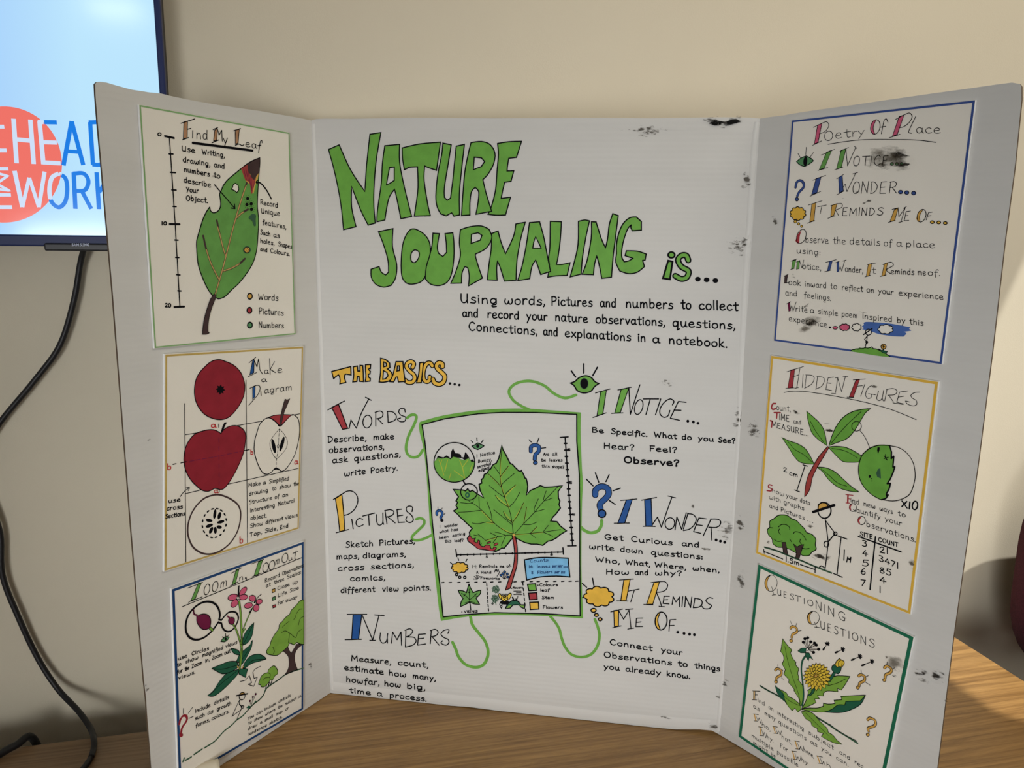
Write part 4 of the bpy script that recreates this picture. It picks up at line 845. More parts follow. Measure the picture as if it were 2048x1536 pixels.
F('r', '1500,1020 1580,995 1700,985 1800,990 1740,1050 1690,1100 1650,1140 1600,1085 1550,1045', 0, 1.2); F('br', '1715,780 1745,790 1780,775 1745,860 1700,970 1665,1120 1645,1140 1650,1060 1680,900', 0, 0.8)
D('k', 1565, 1400, 24, 96, -12); D('k', 1675, 1375, 22, 102, 16)
DS('k', '1640,1175 1560,1270 1515,1360 1540,1480 1600,1575|1640,1175 1700,1240 1745,1330 1730,1430 1650,1530 1600,1575', 1.0, 24, 8); DS('k', '1640,1180 1625,1400 1605,1570 1595,1690', 1.0, 40, 14); S('k', '1625,1375 1640,1400 1622,1430 1610,1400 1625,1375', 0.9); F('k', '1555,1722 1580,1700 1600,1685 1650,1722 1600,1710'); T('a|1838|1888', (1838, 1642), (1888, 1640), 50, 2.0, 0, 'ra')
begin('apple_drawing', 'apple cut crosswise showing a ring of seeds')
F('card', '820,2043 900,2058 1000,2103 1085,2168 1125,2253 1128,2353 1105,2473 1060,2583 980,2693 880,2773 780,2818 680,2828 590,2803 500,2733 450,2633 430,2533 440,2413 480,2293 550,2183 640,2098 730,2058', 1, 2.6, (), 'br')
for x, y, a, b, t in ((787, 2298, 20, 65, 8), (848, 2321, 22, 50, 15), (712, 2383, 45, 22, 10), (715, 2453, 50, 22, -20), (738, 2513, 22, 48, 25), (793, 2513, 22, 45, -2), (865, 2403, 50, 20, -15), (845, 2471, 35, 24, 10)): D('k', x, y, a, b, t)
for k in range(16):
    a = 2 * math.pi * k / 16 + .15; x, y = 780 + 158 * math.cos(a) + 14 * math.sin(a) * -1, 2418 + 192 * math.sin(a); D('k', x, y, 22, 10, math.degrees(math.atan2(192 * math.cos(a), -158 * math.sin(a))))
T('b|1112|1162', (1112, 2682), (1162, 2682), 60, 2.0, 0, 'ra')
begin('heading', 'MAKE A DIAGRAM with blue initial strokes')
big('b', '1290,266 1308,260 1303,430 1250,460', '1240,303 1330,228|1225,487 1338,430|1305,262 1345,355 1365,250 1385,400 1418,447', '', 1.2); T('a|1440|1500', (1440, 445), (1500, 445), 54, 1.3); S('k', '1512,245 1520,455|1578,285 1520,388 1588,430', 1.2, 0); T('e|1612|1685', (1612, 437), (1685, 425), 66, 1.3)
T('a|1400|1475', (1400, 555), (1475, 553), 46, 1.5); big('b', '1288,622 1320,612 1315,750 1288,785', '1252,637 1322,602', '1320,602 1368,600 1386,640 1360,715 1300,790 1238,862', 1.2); S('k', '1395,670 1400,735', 1.2); T('agram|1440|1812', (1440, 705), (1812, 660), 58, 1.3)
begin('paragraph')
T('use|175|335', (175, 2155), (335, 2130), 40, 1.6); T('cross|152|362', (152, 2255), (362, 2224), 40, 1.6); T('Sections|135|395', (135, 2358), (395, 2315), 40, 1.6); S('k', '330,2068 380,2005 450,1953|408,1955 452,1952 438,1990', 1.2)
K(310, 900, 620)
begin('paragraph')
T('Make|1232|1395 a|1425|1462 Simplified|1505|1770', (1232, 488), (1770, 398), 36, 1.35); T('drawing|1240|1490 to|1545|1600 show|1640|1790 the|1830|1900', (1240, 603), (1900, 462), 36, 1.35); T('Structure|1240|1545 of|1580|1640 an|1680|1760', (1240, 716), (1760, 608), 36, 1.35); T('Interesting|1255|1580 Natural|1625|1840', (1255, 825), (1840, 688), 36, 1.35); T('object.|1260|1475', (1260, 926), (1475, 888), 36, 1.35); T('Show|1255|1425 different|1460|1690 views|1718|1880', (1255, 1030), (1880, 878), 36, 1.35); T('Top,|1250|1410 Side,|1450|1620 End|1645|1760', (1250, 1145), (1760, 1020), 36, 1.5)
end()

on(LEF, P_ZOOM, TH)
K(330, 1080, 630)
begin('heading', 'ZOOM IN, ZOOM OUT underlined, with green strokes')
big('gd', '448,597 497,580 410,802 350,828', '310,655 512,578|318,852 350,828|345,838 505,775', '', 1.1); O('k', 570, 675, 36, 75, 14, 1.2); O('k', 682, 635, 36, 72, 14, 1.2); T('m|742|845', (742, 662), (845, 628), 92, 1.2, .15)
big('gd', '968,405 1010,390 958,598 912,614', '898,455 1042,378|888,625 990,572', '', 1.1); T('n|1008|1070', (1008, 562), (1070, 540), 58, 1.2); D('k', 1100, 518, 12); S('k', '1108,522 1104,545 1092,556', 1.4)
big('gd', '1272,297 1330,275 1265,475 1212,492', '1178,325 1347,262|1188,500 1312,450', '', 1.1); O('k', 1370, 375, 36, 66, 16, 1.2); O('k', 1455, 345, 36, 66, 16, 1.2); T('m|1500|1558', (1500, 342), (1558, 318), 75, 1.2, .15)
O('k', 1634, 245, 38, 66, 16, 1.2); T('u|1680|1740', (1680, 290), (1740, 270), 44, 1.2); S('k', '1785,150 1768,245 1785,272|1745,180 1812,156', 1.2); S('k', '230,910 1865,240', 1.2)
begin('paragraph')
T('Record|1360|1565 Observations|1600|1890', (1360, 582), (1890, 368), 38, 1.3); T('at|1375|1440 three|1488|1625 Scales:|1665|1855', (1375, 650), (1855, 458), 36, 1.3)
begin('colour_key_drawing', 'three colour squares keyed close up, life size and far away')
F('or', '1460,675 1500,662 1500,705 1462,720', 0, 1.3); F('gs', '1465,785 1503,770 1503,812 1465,825', 0, 1.3); F('r', '1468,895 1508,880 1508,915 1470,928', 0, 1.3)
T('Close|1532|1700 up|1740|1815', (1532, 685), (1815, 582), 34, 1.3); T('Life|1538|1665 Size|1700|1825', (1538, 782), (1825, 668), 34, 1.3); T('Far|1538|1620 away|1645|1805', (1538, 885), (1805, 792), 34, 1.3)
begin('magnifier_drawing', 'two joined circles magnifying a dark red bud')
S('k', '735,1085 748,1020 725,930 670,865 580,840 480,865 380,940 310,1040 280,1160 293,1270 350,1340 440,1360 540,1325 640,1240 700,1160 725,1122', 3.2); S('k', '770,1138 785,1200 830,1243 890,1243 950,1190 990,1110 998,1050 973,995 920,977 860,992 810,1040 770,1092', 2.6); S('k', '737,1085 770,1092|724,1122 770,1138', 2.8)
S('k', '580,1170 645,1232', 4.4); S('gl', '580,1170 645,1232', 2.8); D('or', 578, 1178, 20, 26, -30, 1.0)
F('mg', '540,1010 590,1030 618,1080 620,1150 600,1200 560,1218 510,1215 460,1170 432,1110 435,1055 470,1020', 1, 1.2); S('mg', '385,955 395,1010 432,1025 432,1048', 2.4); S('k', '388,955 400,1012 430,1020', 1.0)
F('mg', '900,1055 940,1070 945,1120 920,1150 885,1145 865,1110 870,1075', 1, 1.2); S('mg', '848,1038 868,1055 885,1062', 2.0)
begin('flower_drawing', 'tall plant with pink flowers and dark green leaves')
for p, b, f in (('930,1150 980,1250 1020,1380 1035,1440', 3.0, 1.7), ('1190,930 1120,1080 1060,1230 1045,1300', 2.6, 1.2), ('1010,840 1030,1000 1042,1250 1045,1440 1030,1560 1020,1700', 3.8, 2.4), ('1090,1215 1055,1270 1045,1330', 2.6, 1.4)): OS('gl', p, b, f)
F('dk', '1210,1130 1200,1230 1175,1330 1120,1405 1060,1435 1055,1370 1090,1270 1150,1190', 0, 1.2); S('k', '1060,1430 1120,1320 1200,1150', 1.0)
for x, y, a, b, t in ((1062, 702, 34, 72, 38), (1065, 780, 60, 35, -8), (925, 782, 70, 42, -12), (945, 865, 40, 60, 38)): F('pk', ell(x, y, a, b, t), 1, 1.1)
D('card', 993, 790, 24, 20, 0, .8); S('k', '1005,628 997,770', 2.4); S('k', '975,790 1012,785|990,775 998,805', .8)
for x, y, a, b, t in ((1190, 795, 46, 42, 30), (1282, 840, 42, 34, -20), (1240, 925, 38, 50, 10), (1135, 893, 58, 36, -15)): F('pk', ell(x, y, a, b, t), 1, 1.1)
D('card', 1210, 860, 28, 26, 0, .8); D('k', 1218, 850, 12); S('k', '1225,845 1262,782 1310,738', 1.4); S('k', '1175,945 1165,975 1150,985', 2.8)
begin('eye_drawing')
F('gs', '760,1385 790,1340 830,1315 875,1328 850,1365 810,1390', 0, 1.2); D('k', 825, 1350, 15, 22); S('k', '825,1275 825,1310|780,1320 800,1340|872,1290 850,1315', 1.1)
begin('tree_drawing', 'large bushy tree with a dark forked trunk')
K(330, 1290, 630, 1873)
F('br', '1475,75 1530,15 1550,70 1575,100 1610,40 1640,-10 1722,-10 1660,40 1625,100 1615,180 1640,270 1655,310 1590,330 1490,370 1520,330 1545,260 1545,180 1530,130', 0, .8)
K(330, 1080, 630)
F('gl', '1893,815 1840,830 1790,890 1720,960 1700,1010 1640,1060 1600,1110 1560,1150 1550,1210 1500,1280 1450,1370 1430,1440 1390,1500 1383,1535 1400,1559 1454,1570 1531,1572 1607,1516 1673,1455 1695,1405 1760,1430 1800,1395 1840,1418 1893,1425', 0, 1.3)
S('k', '1870,940 1830,950 1790,1010 1780,1050 1755,1085|1893,1040 1840,1080 1820,1160|1690,1110 1640,1150 1600,1190|1860,1220 1810,1260 1780,1330 1700,1270 1640,1240 1590,1260|1700,1270 1690,1340 1680,1400|1470,1460 1490,1520 1470,1560', 1.0)
K(330, 1290, 630, 1873)
begin('leaf_drawing', 'spread of dark green leaves at the plant base')
F('dk', '820,40 900,60 940,105 920,125 870,110 840,80', 0, 1.1); F('dk', '890,205 930,120 1000,50 1060,0 1075,-40 1090,-60 1080,20 1050,90 1000,180 960,240', 0, 1.1); F('dk', '965,280 1010,190 1080,130 1170,115 1230,140 1262,175 1180,200 1080,230 1000,285', 0, 1.1); F('dk', '580,290 680,250 800,205 890,205 920,260 880,300 800,340 720,360 650,330', 0, 1.1); F('dk', '530,630 600,570 680,450 760,360 860,320 925,300 900,370 830,450 740,540 640,620 580,640', 0, 1.1); F('dk', '920,310 970,290 1030,300 1010,370 1005,405 960,380 920,360', 0, 1.1)
S('k', '590,295 720,300 900,250|1000,270 1100,190 1250,175|560,620 700,480 900,320|960,180 1040,60', 0.9); OS('gl', '945,0 958,60 945,200 930,300', 3.6, 2.2); S('or', '900,265 915,285|975,265 960,290', 1.6)
begin('tree_drawing', 'small pale green bush')
S('k', '1270,480 1255,545|1300,465 1285,530|1340,425 1310,512', 2.2); F('gl', '1365,262 1400,310 1400,360 1370,385 1345,430 1310,440 1285,475 1240,520 1200,520 1190,495 1165,490 1180,440 1200,390 1240,355 1280,345 1290,310 1330,270', 1, 1.1); S('k', '1280,345 1310,360 1305,400 1250,410 1225,440|1305,400 1310,440', 0.9)
begin('ground_line_drawing', 'sloping dark ground line')
S('gr', '1722,290 1650,310 1590,330 1500,370 1420,430 1330,490 1260,545 1230,620 1180,680 1100,740 1050,790 1000,850 960,890 890,940 830,1000 730,1080 620,1200 490,1285', 2.4); S('gr', '460,1300 362,1365|325,1398 250,1440|238,1410 222,1455', 2.6, 0); S('k', '1655,300 1590,335 1490,372 1420,430 1330,485|1270,540 1230,610 1180,675 1100,745 1020,830', 1.2)
begin('arrow_drawing')
S('k', '1190,265 1120,300 1095,340 1110,415 1150,405 1105,515 1035,490 1080,470 1050,380 1000,440 935,455', 1.1, 0)
begin('figure_drawing', 'bent stick figure in an orange hat')
F('or', '930,622 948,595 985,585 998,610'); O('k', 960, 638, 36, 46, 15, 1.5); S('k', '890,632 1028,608', 2.2); S('k', '930,685 925,740 960,770|925,690 835,890 950,805|955,785 890,940|925,740 958,772', 1.3, 0); O('k', 965, 772, 16, 16, 0, 1.3)
begin('flower_drawing')
F('dk', '1010,785 1040,755 1080,765 1130,690 1138,705 1100,745 1060,795'); S('k', '1065,740 1060,695|1080,740 1095,650|1100,690 1130,610', 0.9, 0)
for x, y in ((1058, 698), (1095, 648), (1130, 612)): D('mg', x, y, 9, 11, 0, .8)
begin('question_mark_drawing', 'dark red question mark')
S('ap', '176,985 190,930 224,884 262,888 272,928 250,975 222,1010 206,1050 200,1085', 3.5); D('ap', 198, 1122, 25, 26); S('k', '228,790 228,855|340,778 290,852|298,915 352,890', 1.1)
begin('paragraph')
T('use|160|275 Circles|330|545', (160, 190), (545, 60), 34, 1.4); T('to|148|200 show|250|415 magnified|465|725 views|755|900', (148, 275), (900, -20), 34, 1.4); T('for|145|215 the|245|300 Zoom|332|465 in,|500|555 Zoom|585|715 out|740|815', (145, 365), (815, 92), 34, 1.4); T('views.|165|375', (165, 434), (375, 356), 34, 1.4)
begin('paragraph')
T('Include|375|565 details|610|795', (375, 850), (795, 668), 34, 1.4); T('such|370|495 as|530|600 growth|645|825', (370, 940), (825, 745), 34, 1.4); T('forms,|380|555 colours.|580|800', (380, 1030), (800, 842), 34, 1.4)
begin('paragraph')
T('You|1030|1110 can|1140|1215 include|1240|1385 details|1415|1565', (1030, 938), (1565, 642), 26, 1.15); T('to|1038|1080 show|1110|1215 where|1250|1375 the|1410|1465 subject|1500|1640 is.|1660|1705', (1038, 995), (1705, 642), 26, 1.15); T('draw|1035|1150 a|1185|1210 small|1240|1345 map|1385|1465 or|1500|1545', (1035, 1065), (1545, 797), 26, 1.15); T('landscape|1042|1270 sketch.|1300|1470', (1042, 1132), (1470, 908), 26, 1.15)
end()
K0(); on(LEF, board_l, 0.0)
for a in ((292, 1375, 7, 14, 0, 'scuff2'), (620, 1330, 8, 14, 0, 'scuff2'), (300, 880, 14, 6, 0, 'scuff2')): scuff(*a)

# ================================================================== posters on the right panel
on(RIG, P_POEM, TH)
K(1540, 190, 1970)
begin('heading', 'POETRY OF PLACE with pink initial strokes')
big('pk', '455,287 495,272 460,452 425,465', '415,308 495,270|408,480 492,438', '495,270 540,255 562,290 530,345 470,372', 1.2); O('k', 560, 390, 38, 46, 15, 1.2); T('e|622|690 t|700|770 r|782|835 y|835|905', (622, 417), (905, 385), 60, 1.3)
F('pk', '1012,235 972,270 958,330 985,375 1000,375 985,310'); S('k', '1012,235 985,310 1000,375', 1.1); O('k', 1005, 305, 44, 70, 12, 1.2); S('k', '1125,260 1110,228 1088,245 1075,310 1062,370|1050,308 1105,298', 1.2)
big('pk', '1232,207 1278,190 1215,375 1168,395', '1200,232 1278,190|1138,408 1240,375', '1278,190 1330,172 1356,205 1330,260 1280,300 1235,312', 1.2); S('k', '1390,205 1330,330 1325,358 1350,365', 1.2); T('ace|1392|1632', (1392, 362), (1632, 368), 58, 1.3)
S('k', '555,470 750,440 950,425 1200,425 1420,432 1585,452', 1.2)
begin('eye_drawing')
F('gs', '255,635 290,605 345,580 395,605 415,628 380,655 330,682 285,665', 0, 1.5); D('k', 338, 632, 19, 46, 6); S('k', '268,558 292,598|348,498 342,568|415,548 385,590', 1.1)
begin('heading', 'I NOTICE with green initial strokes')
big('gd', '540,545 590,525 520,695 470,712', '490,572 615,518|458,720 552,692', '', 1.1); big('gd', '680,527 725,512 680,695 635,708', '668,537 750,500|618,712 695,688|725,515 740,675 818,500|806,490 828,508', '', 1.1)
T('O|788|855 T|868|948 I|950|968 C|985|1055 E|1065|1125', (788, 678), (1125, 668), 92, 1.2, .12, 'k', True)
for x in (1163, 1210, 1255): D('gs', x, 657, 15, 14, 0, 1.3)
begin('question_mark_drawing', 'blue question mark')
OS('bp', '245,880 255,835 285,815 318,835 320,880 280,925 262,962', 5.0, 3.4); D('bp', 258, 993, 15, 17, 0, 1.4)
begin('heading', 'I WONDER with blue initial strokes')
big('bp', '440,797 488,780 450,930 398,950', '410,812 532,765|383,965 485,918', '', 1.1); big('bp', '655,787 690,767 700,910 662,937', '637,798 702,758|637,952 705,915|695,885 718,850 735,920 815,750|790,752 838,738', '', 1.1)
T('O|780|855 N|862|940 D|950|1025 E|1038|1110 R|1125|1215', (780, 940), (1215, 935), 112, 1.2, .12, 'k', True)
for x, y in ((1245, 925), (1305, 930), (1370, 935)): D('bp', x, y, 20, 17, 0, 1.2)
begin('thought_cloud_drawing', 'yellow thought cloud')
CL('y', 268, 1130, 77, 66, 10, 1.7)
for x, y, r in ((243, 1205, 14), (275, 1227, 11), (303, 1250, 10)): D('y', x, y, r, r, 0, 1.2)
begin('heading', 'IT REMINDS ME OF with amber initial strokes')
big('or', '400,1042 438,1024 420,1195 380,1212', '368,1048 497,1008|355,1222 428,1198|455,1065 538,1048|495,1058 480,1130', '', 1.1); big('or', '592,1050 640,1038 610,1145 580,1160', '580,1055 640,1035|553,1175 622,1150|625,1095 655,1148', '640,1036 685,1035 686,1070 625,1096', 1.1)
T('E|685|740 M|752|832 I|842|858 N|868|928 D|940|1002 S|1016|1082', (685, 1152), (1082, 1146), 76, 1.2, .1, 'k', True)
big('or', '1187,1092 1222,1078 1190,1195 1145,1207', '1165,1090 1225,1075|1128,1215 1195,1195|1222,1080 1230,1160 1290,1075 1250,1205|1275,1080 1302,1062|1228,1215 1265,1205|1340,1105 1300,1110 1280,1198 1325,1195|1290,1150 1318,1148', '', 1.1)
F('or', '1458,1092 1415,1120 1394,1180 1412,1210 1432,1200 1428,1150'); S('k', '1458,1092 1428,1150 1430,1205', 1.0); O('k', 1446, 1150, 40, 62, 18, 1.2); S('k', '1548,1115 1512,1120 1490,1190|1500,1155 1535,1148', 1.1, 0)
for x, y in ((1548, 1212), (1610, 1215), (1672, 1220)): D('y', x, y, 18, 13, 0, 1.4)
begin('paragraph', 'hand-lettered instructions on observing a place')
F('r', '302,1288 265,1330 244,1390 262,1415 280,1408 285,1345'); O('k', 300, 1347, 42, 70, 20, 1.3); T('bserve|338|560 the|600|725 details|760|1050 of|1085|1165 a|1205|1260 place|1295|1575', (338, 1406), (1575, 1458), 46, 1.4)
K(1540, 430, 1920, 1946)
T('using:|275|520', (275, 390), (520, 412), 42, 1.4)
for st in ('232,470 268,460 248,545 220,555', '280,480 305,468 300,550 272,557'): F('gd', st, 0, .8)
S('k', '216,472 278,450|212,560 252,546|272,482 308,466|305,468 330,545 348,462', 1.1, 0); T('otice,|335|525', (335, 552), (525, 568), 44, 1.4)
for st in ('612,477 642,468 615,570 588,577', '688,482 706,478 708,578 688,584'): F('bp', st, 0, .8)
S('k', '570,487 680,458|562,582 628,565|672,490 712,474|705,570 722,530 738,575 768,468|750,472 782,462', 1.1, 0); T('onder,|770|955', (770, 580), (955, 596), 44, 1.4)
F('or', '1010,507 1047,495 1020,620 988,630', 0, .9); S('k', '1000,508 1082,492|975,635 1030,618', 1.1, 0); T('t|1045|1085', (1045, 600), (1085, 602), 48, 1.4)
F('or', '1175,502 1207,490 1180,618 1148,624', 0, .9); S('k', '1160,508 1207,490 1250,486 1264,518 1195,562 1240,602|1132,630 1192,614', 1.2); T('eminds|1240|1480 me|1515|1600 of.|1618|1750', (1240, 604), (1750, 624), 44, 1.4)
F('br', '155,622 185,610 172,698 150,697', 0, .9); S('k', '148,628 190,606|150,698 200,690', 1.2, 0); T('ook|192|320 inward|360|580 to|620|690 reflect|740|955 on|992|1072 your|1110|1270 experience|1320|1780', (192, 714), (1780, 868), 42, 1.4)
T('and|160|280 feelings.|350|630', (160, 822), (630, 880), 42, 1.4)
F('mg', '185,905 205,897 214,980 195,986', 0, .8); S('k', '172,912 212,888|212,965 226,928 240,985 272,890', 1.1, 0); T('rite|265|390 a|415|455 simple|495|700 poem|738|900 inspired|950|1255 by|1305|1390 this|1430|1575', (265, 985), (1575, 1134), 42, 1.4); T('experience|195|590', (195, 1085), (590, 1152), 42, 1.4); D('k', 617, 1152, 11)
begin('sky_drawing', 'blue brushed sky patch with a white cloud')
F('sky', '985,1095 1100,1100 1250,1115 1440,1150 1425,1165 1450,1185 1380,1195 1400,1215 1370,1245 1250,1240 1120,1220 1060,1200 1000,1182 945,1172 965,1160 942,1140 965,1125 960,1110'); CL('wh', 1186, 1170, 80, 50, 7, 1.5)
begin('thought_cloud_drawing', 'row of pink and white clouds')
D('pk', 670, 1155, 24, 15, 0, 1.4); CL('pk', 766, 1150, 54, 36, 8, 1.5); CL('card', 888, 1150, 50, 40, 7, 1.5)
begin('figure_drawing', 'stick figure standing on a green hill')
F('g', '820,1395 880,1370 950,1360 1040,1360 1120,1385 1180,1415 1232,1450 1150,1448 1000,1425 900,1408'); S('k', '820,1395 850,1378 862,1382 880,1370 905,1375 920,1362 950,1368 975,1358 1000,1364 1030,1358 1045,1350 1060,1368 1090,1372 1120,1385 1150,1402 1190,1420 1232,1450', 1.4, 0)
F('card', ell(1010, 1200, 30, 30), 0, 1.7); S('k', '960,1225 1050,1162', 2.0); S('k', '1000,1230 990,1300 975,1365|1000,1235 970,1275 992,1300', 1.5, 0); O('k', 993, 1302, 10, 10, 0, 1.5)
D('or', 1165, 1348, 26, 26, 0, 1.4); S('k', '1150,1340 1180,1350|1165,1335 1160,1365', 1.2); F('dk', '1110,1370 1150,1388 1165,1375 1170,1390 1205,1398 1190,1420 1150,1405', 0, 1.0)
end()
K(1540, 190, 1970)
for a in ((1130, 610, 270, 130, 5, 'smudge'), (1230, 590, 150, 80, 5, 'smudge'), (1060, 660, 130, 90, 20, 'scuff2'), (1230, 575, 130, 60, 5, 'scuff'), (1260, 670, 150, 24, -8, 'scuff'), (830, 925, 80, 22, -15, 'scuff'), (930, 1015, 100, 26, -18, 'scuff'), (700, 985, 40, 10, 0, 'scuff2')): scuff(*a)
K(1540, 430, 1920, 1946)
for a in ((370, 930, 70, 26, -30, 'scuff'), (440, 1090, 100, 50, -20, 'scuff'), (350, 1175, 90, 36, -20, 'smudge'), (440, 1085, 120, 60, -20, 'smudge'), (830, 1215, 50, 34, 0, 'scuff2'), (960, 1000, 80, 26, 10, 'scuff2'), (250, 620, 50, 60, 0, 'scuff2')): scuff(*a)

on(RIG, P_FIG, TH)
K(1510, 700, 1890)
begin('heading', 'HIDDEN FIGURES with red initial strokes, underlined')
big('r', '388,217 430,205 408,405 355,412', '345,235 525,178|333,412 425,408|488,190 452,410|408,290 472,268|432,413 470,405|520,265 510,405|850,292 790,300 765,425 830,438|780,355 822,360|870,460 893,300 935,450 975,290|950,290 1003,282|868,300 897,294|826,468 872,472', '', 1.1)
S('k', '555,275 540,410|548,268 620,275 640,310 610,370 535,413|675,290 660,420|668,285 735,295 750,330 720,390 655,423', 1.1)
big('r', '1088,327 1130,318 1062,508 1018,506', '1060,322 1192,313|993,508 1067,512|1100,390 1160,385|1185,370 1142,498|1650,440 1560,455 1530,565 1600,580|1548,508 1608,498|1490,570 1600,587', '', 1.1)
S('k', '1285,402 1250,387 1208,430 1195,490 1220,522 1252,512 1262,475|1225,472 1300,482|1335,440 1315,520 1340,547 1372,520 1388,435|1375,520 1385,550|1425,425 1400,550|1420,425 1490,415 1532,440 1510,480 1432,488|1445,490 1492,555|1775,455 1720,460 1682,490 1700,520 1740,545 1745,585 1710,602 1650,585 1625,550 1665,560', 1.1); S('k', '315,458 430,443 600,455 850,495 1150,555 1450,635 1740,750', 1.2)
begin('paragraph')
S('r', '225,577 195,580 180,615 192,640 225,632', 3.2); T('ount,|232|385', (232, 645), (385, 664), 44, 1.3); S('r', '208,675 275,675|240,680 235,735', 2.8, 0); T('IME|260|372', (260, 750), (372, 772), 66, 1.3, 0, 'k', True); T('and|415|500', (415, 788), (500, 805), 34, 1.3); S('r', '168,762 188,768 180,830', 3.2, 0); S('k', '188,770 205,815 225,775 235,842', 1.3, 0); T('EASURE...|240|580', (240, 842), (580, 930), 60, 1.3, 0, 'k', True)
begin('leaf_drawing', 'sprig of five pointed leaves on a red stem')
for o, v in (('558,660 640,730 700,790 750,880 778,1030 690,970 620,900 590,820 570,740', '600,770 660,880 740,990'), ('1250,630 1190,680 1130,780 1080,860 1000,950 880,1000 800,1030 830,930 880,820 960,720 1080,655', '1145,665 1020,780 900,910 820,1010'), ('292,942 370,980 460,1010 540,1060 590,1130 640,1230 560,1225 480,1205 420,1140 370,1060', '360,990 430,1070 530,1130 620,1210'), ('790,1045 880,1038 980,1050 1070,1090 1150,1140 1130,1205 1050,1210 950,1200 880,1140', '830,1060 950,1080 1040,1120 1110,1165'), ('665,1262 760,1268 860,1310 950,1390 1040,1470 1125,1530 1020,1520 900,1480 800,1400 730,1310', '715,1280 800,1350 890,1430 990,1468')):
    F('g', o, 0, 1.4); S('k', v, 1.1)
F('st', '785,1040 800,1050 730,1170 670,1270 620,1380 600,1480 570,1545 536,1582 545,1480 570,1370 620,1270 690,1150', 0, 1.3)
begin('magnifier_drawing', 'large round magnified view of a serrated leaf edge', 0.0008)
S('k', '1130,862 1190,940 1240,1055', 1.2); O('k', 1098, 822, 52, 52, 0, 1.2); S('k', '1455,1030 1560,1055 1650,1120 1710,1220 1730,1330 1722,1420 1678,1545 1590,1606 1486,1627 1366,1611', 1.3)
F('g', '1455,1030 1475,1100 1472,1170 1500,1145 1490,1260 1511,1258 1492,1320 1462,1390 1428,1440 1464,1437 1448,1500 1424,1540 1418,1565 1440,1562 1412,1600 1366,1612 1320,1592 1276,1567 1235,1535 1196,1497 1162,1450 1136,1397 1122,1330 1120,1270 1128,1215 1145,1160 1165,1125 1190,1100 1225,1070 1260,1050 1320,1030 1380,1025', 0, 1.6); S('k', '1455,1030 1475,1100 1472,1170 1500,1145 1490,1260 1511,1258 1492,1320 1462,1390 1428,1440 1464,1437 1448,1500 1424,1540 1418,1565 1440,1562 1412,1600 1366,1612', 2.6, 0)
F('k', '1325,1045 1350,1050 1345,1085 1330,1120 1320,1080'); S('k', '1395,1140 1430,1185|1410,1125 1415,1180|1395,1170 1440,1155', 1.5); F('gr', '1330,1280 1355,1275 1362,1385 1320,1365 1310,1325'); D('k', 1240, 1362, 12, 16); D('k', 1262, 1385, 6); D('k', 1266, 1410, 6); D('k', 1255, 1390, 4)
begin('scale_bar_drawing', 'bracket marked 2 cm'); T('2|305|348', (305, 1310), (348, 1316), 34, 2.2); T('cm|372|465', (372, 1345), (465, 1370), 32, 2.2); S('k', '540,1250 455,1510|518,1237 567,1252|430,1510 482,1528', 2.0, 0)
K(1500, 950, 1880)
begin('paragraph')
S('r', '238,112 208,105 200,132 235,150 228,172 185,168', 2.6); T('how|240|370 your|390|515 data|540|650', (240, 185), (650, 328), 33, 1.35); T('with|208|335 graphs|365|585', (208, 255), (585, 382), 33, 1.35); T('and|212|305 Pictures|332|590 ...|612|690', (212, 350), (690, 520), 33, 1.35)
begin('paragraph')
S('k', '1640,280 1695,355|1692,285 1638,340|1725,290 1718,365', 2.4, 0); O('k', 1780, 328, 28, 45, 8, 2.4)
begin('paragraph')
S('r', '1058,215 1055,300', 3.2); S('r', '1035,212 1112,218|1060,255 1085,258|1036,300 1075,302', 1.6, 0); T('ind|1085|1180 new|1225|1355 ways|1398|1540 to|1595|1680', (1085, 292), (1680, 458), 38, 1.4); O('k', 1110, 350, 38, 42, 0, 1.3); F('r', '1108,312 1072,330 1072,368 1095,380 1085,345'); S('k', '1115,370 1135,395', 1.3); T('auntify|1150|1410 your|1455|1640', (1150, 400), (1640, 550), 40, 1.4)
O('k', 1205, 490, 40, 45, 0, 1.3); F('r', '1205,446 1165,470 1165,512 1192,532 1180,490'); T('bservations.|1255|1790', (1255, 552), (1790, 726), 44, 1.5)
begin('count_table_drawing', 'hand-drawn table of SITE and COUNT numbers')
T('SITE|1185|1325', (1185, 652), (1325, 690), 44, 1.8, 0, 'k', True); T('COUNT|1385|1600', (1385, 714), (1600, 778), 44, 1.6, 0, 'k', True); S('k', '1170,662 1630,828|1355,665 1295,1235', 2.6, 0)
for t, x0, x1, y in (('3', 1208, 1265, 765), ('4', 1212, 1275, 872), ('5', 1210, 1285, 978), ('6', 1195, 1252, 1068), ('7', 1192, 1255, 1190)): T('%s|%d|%d' % (t, x0, x1), (x0, y), (x1, y + 6), 48, 2.2)
T('21|1395|1495', (1395, 832), (1495, 850), 46, 2.2); T('3471|1390|1605', (1390, 922), (1605, 1010), 46, 2.2); T('85|1395|1528', (1395, 1050), (1528, 1088), 48, 2.2); T('4|1398|1472', (1398, 1155), (1472, 1172), 48, 2.2); T('1|1396|1414', (1396, 1268), (1414, 1268), 54, 2.2)
begin('figure_drawing', 'stick figure in an amber hat stooping beside a height bracket')
O('k', 805, 382, 70, 84, 0, 2.6); F('or', '735,372 740,320 775,295 820,300 852,345', 0, 2.4); S('k', '682,398 910,325', 5.0); S('k', '812,470 830,600 845,720 832,850 810,1020|815,490 920,630 845,720', 2.1, 0); O('k', 922, 632, 18, 18, 0, 2.1); O('k', 825, 745, 26, 30, 0, 2.1); S('k', '745,1000 770,980 805,998', 2.1); S('k', '985,665 940,1070|948,655 1047,690|903,1062 997,1102', 2.1, 0); S('k', '1020,808 1014,918|1045,938 1055,885 1070,912 1090,888 1082,942', 2.1, 0)
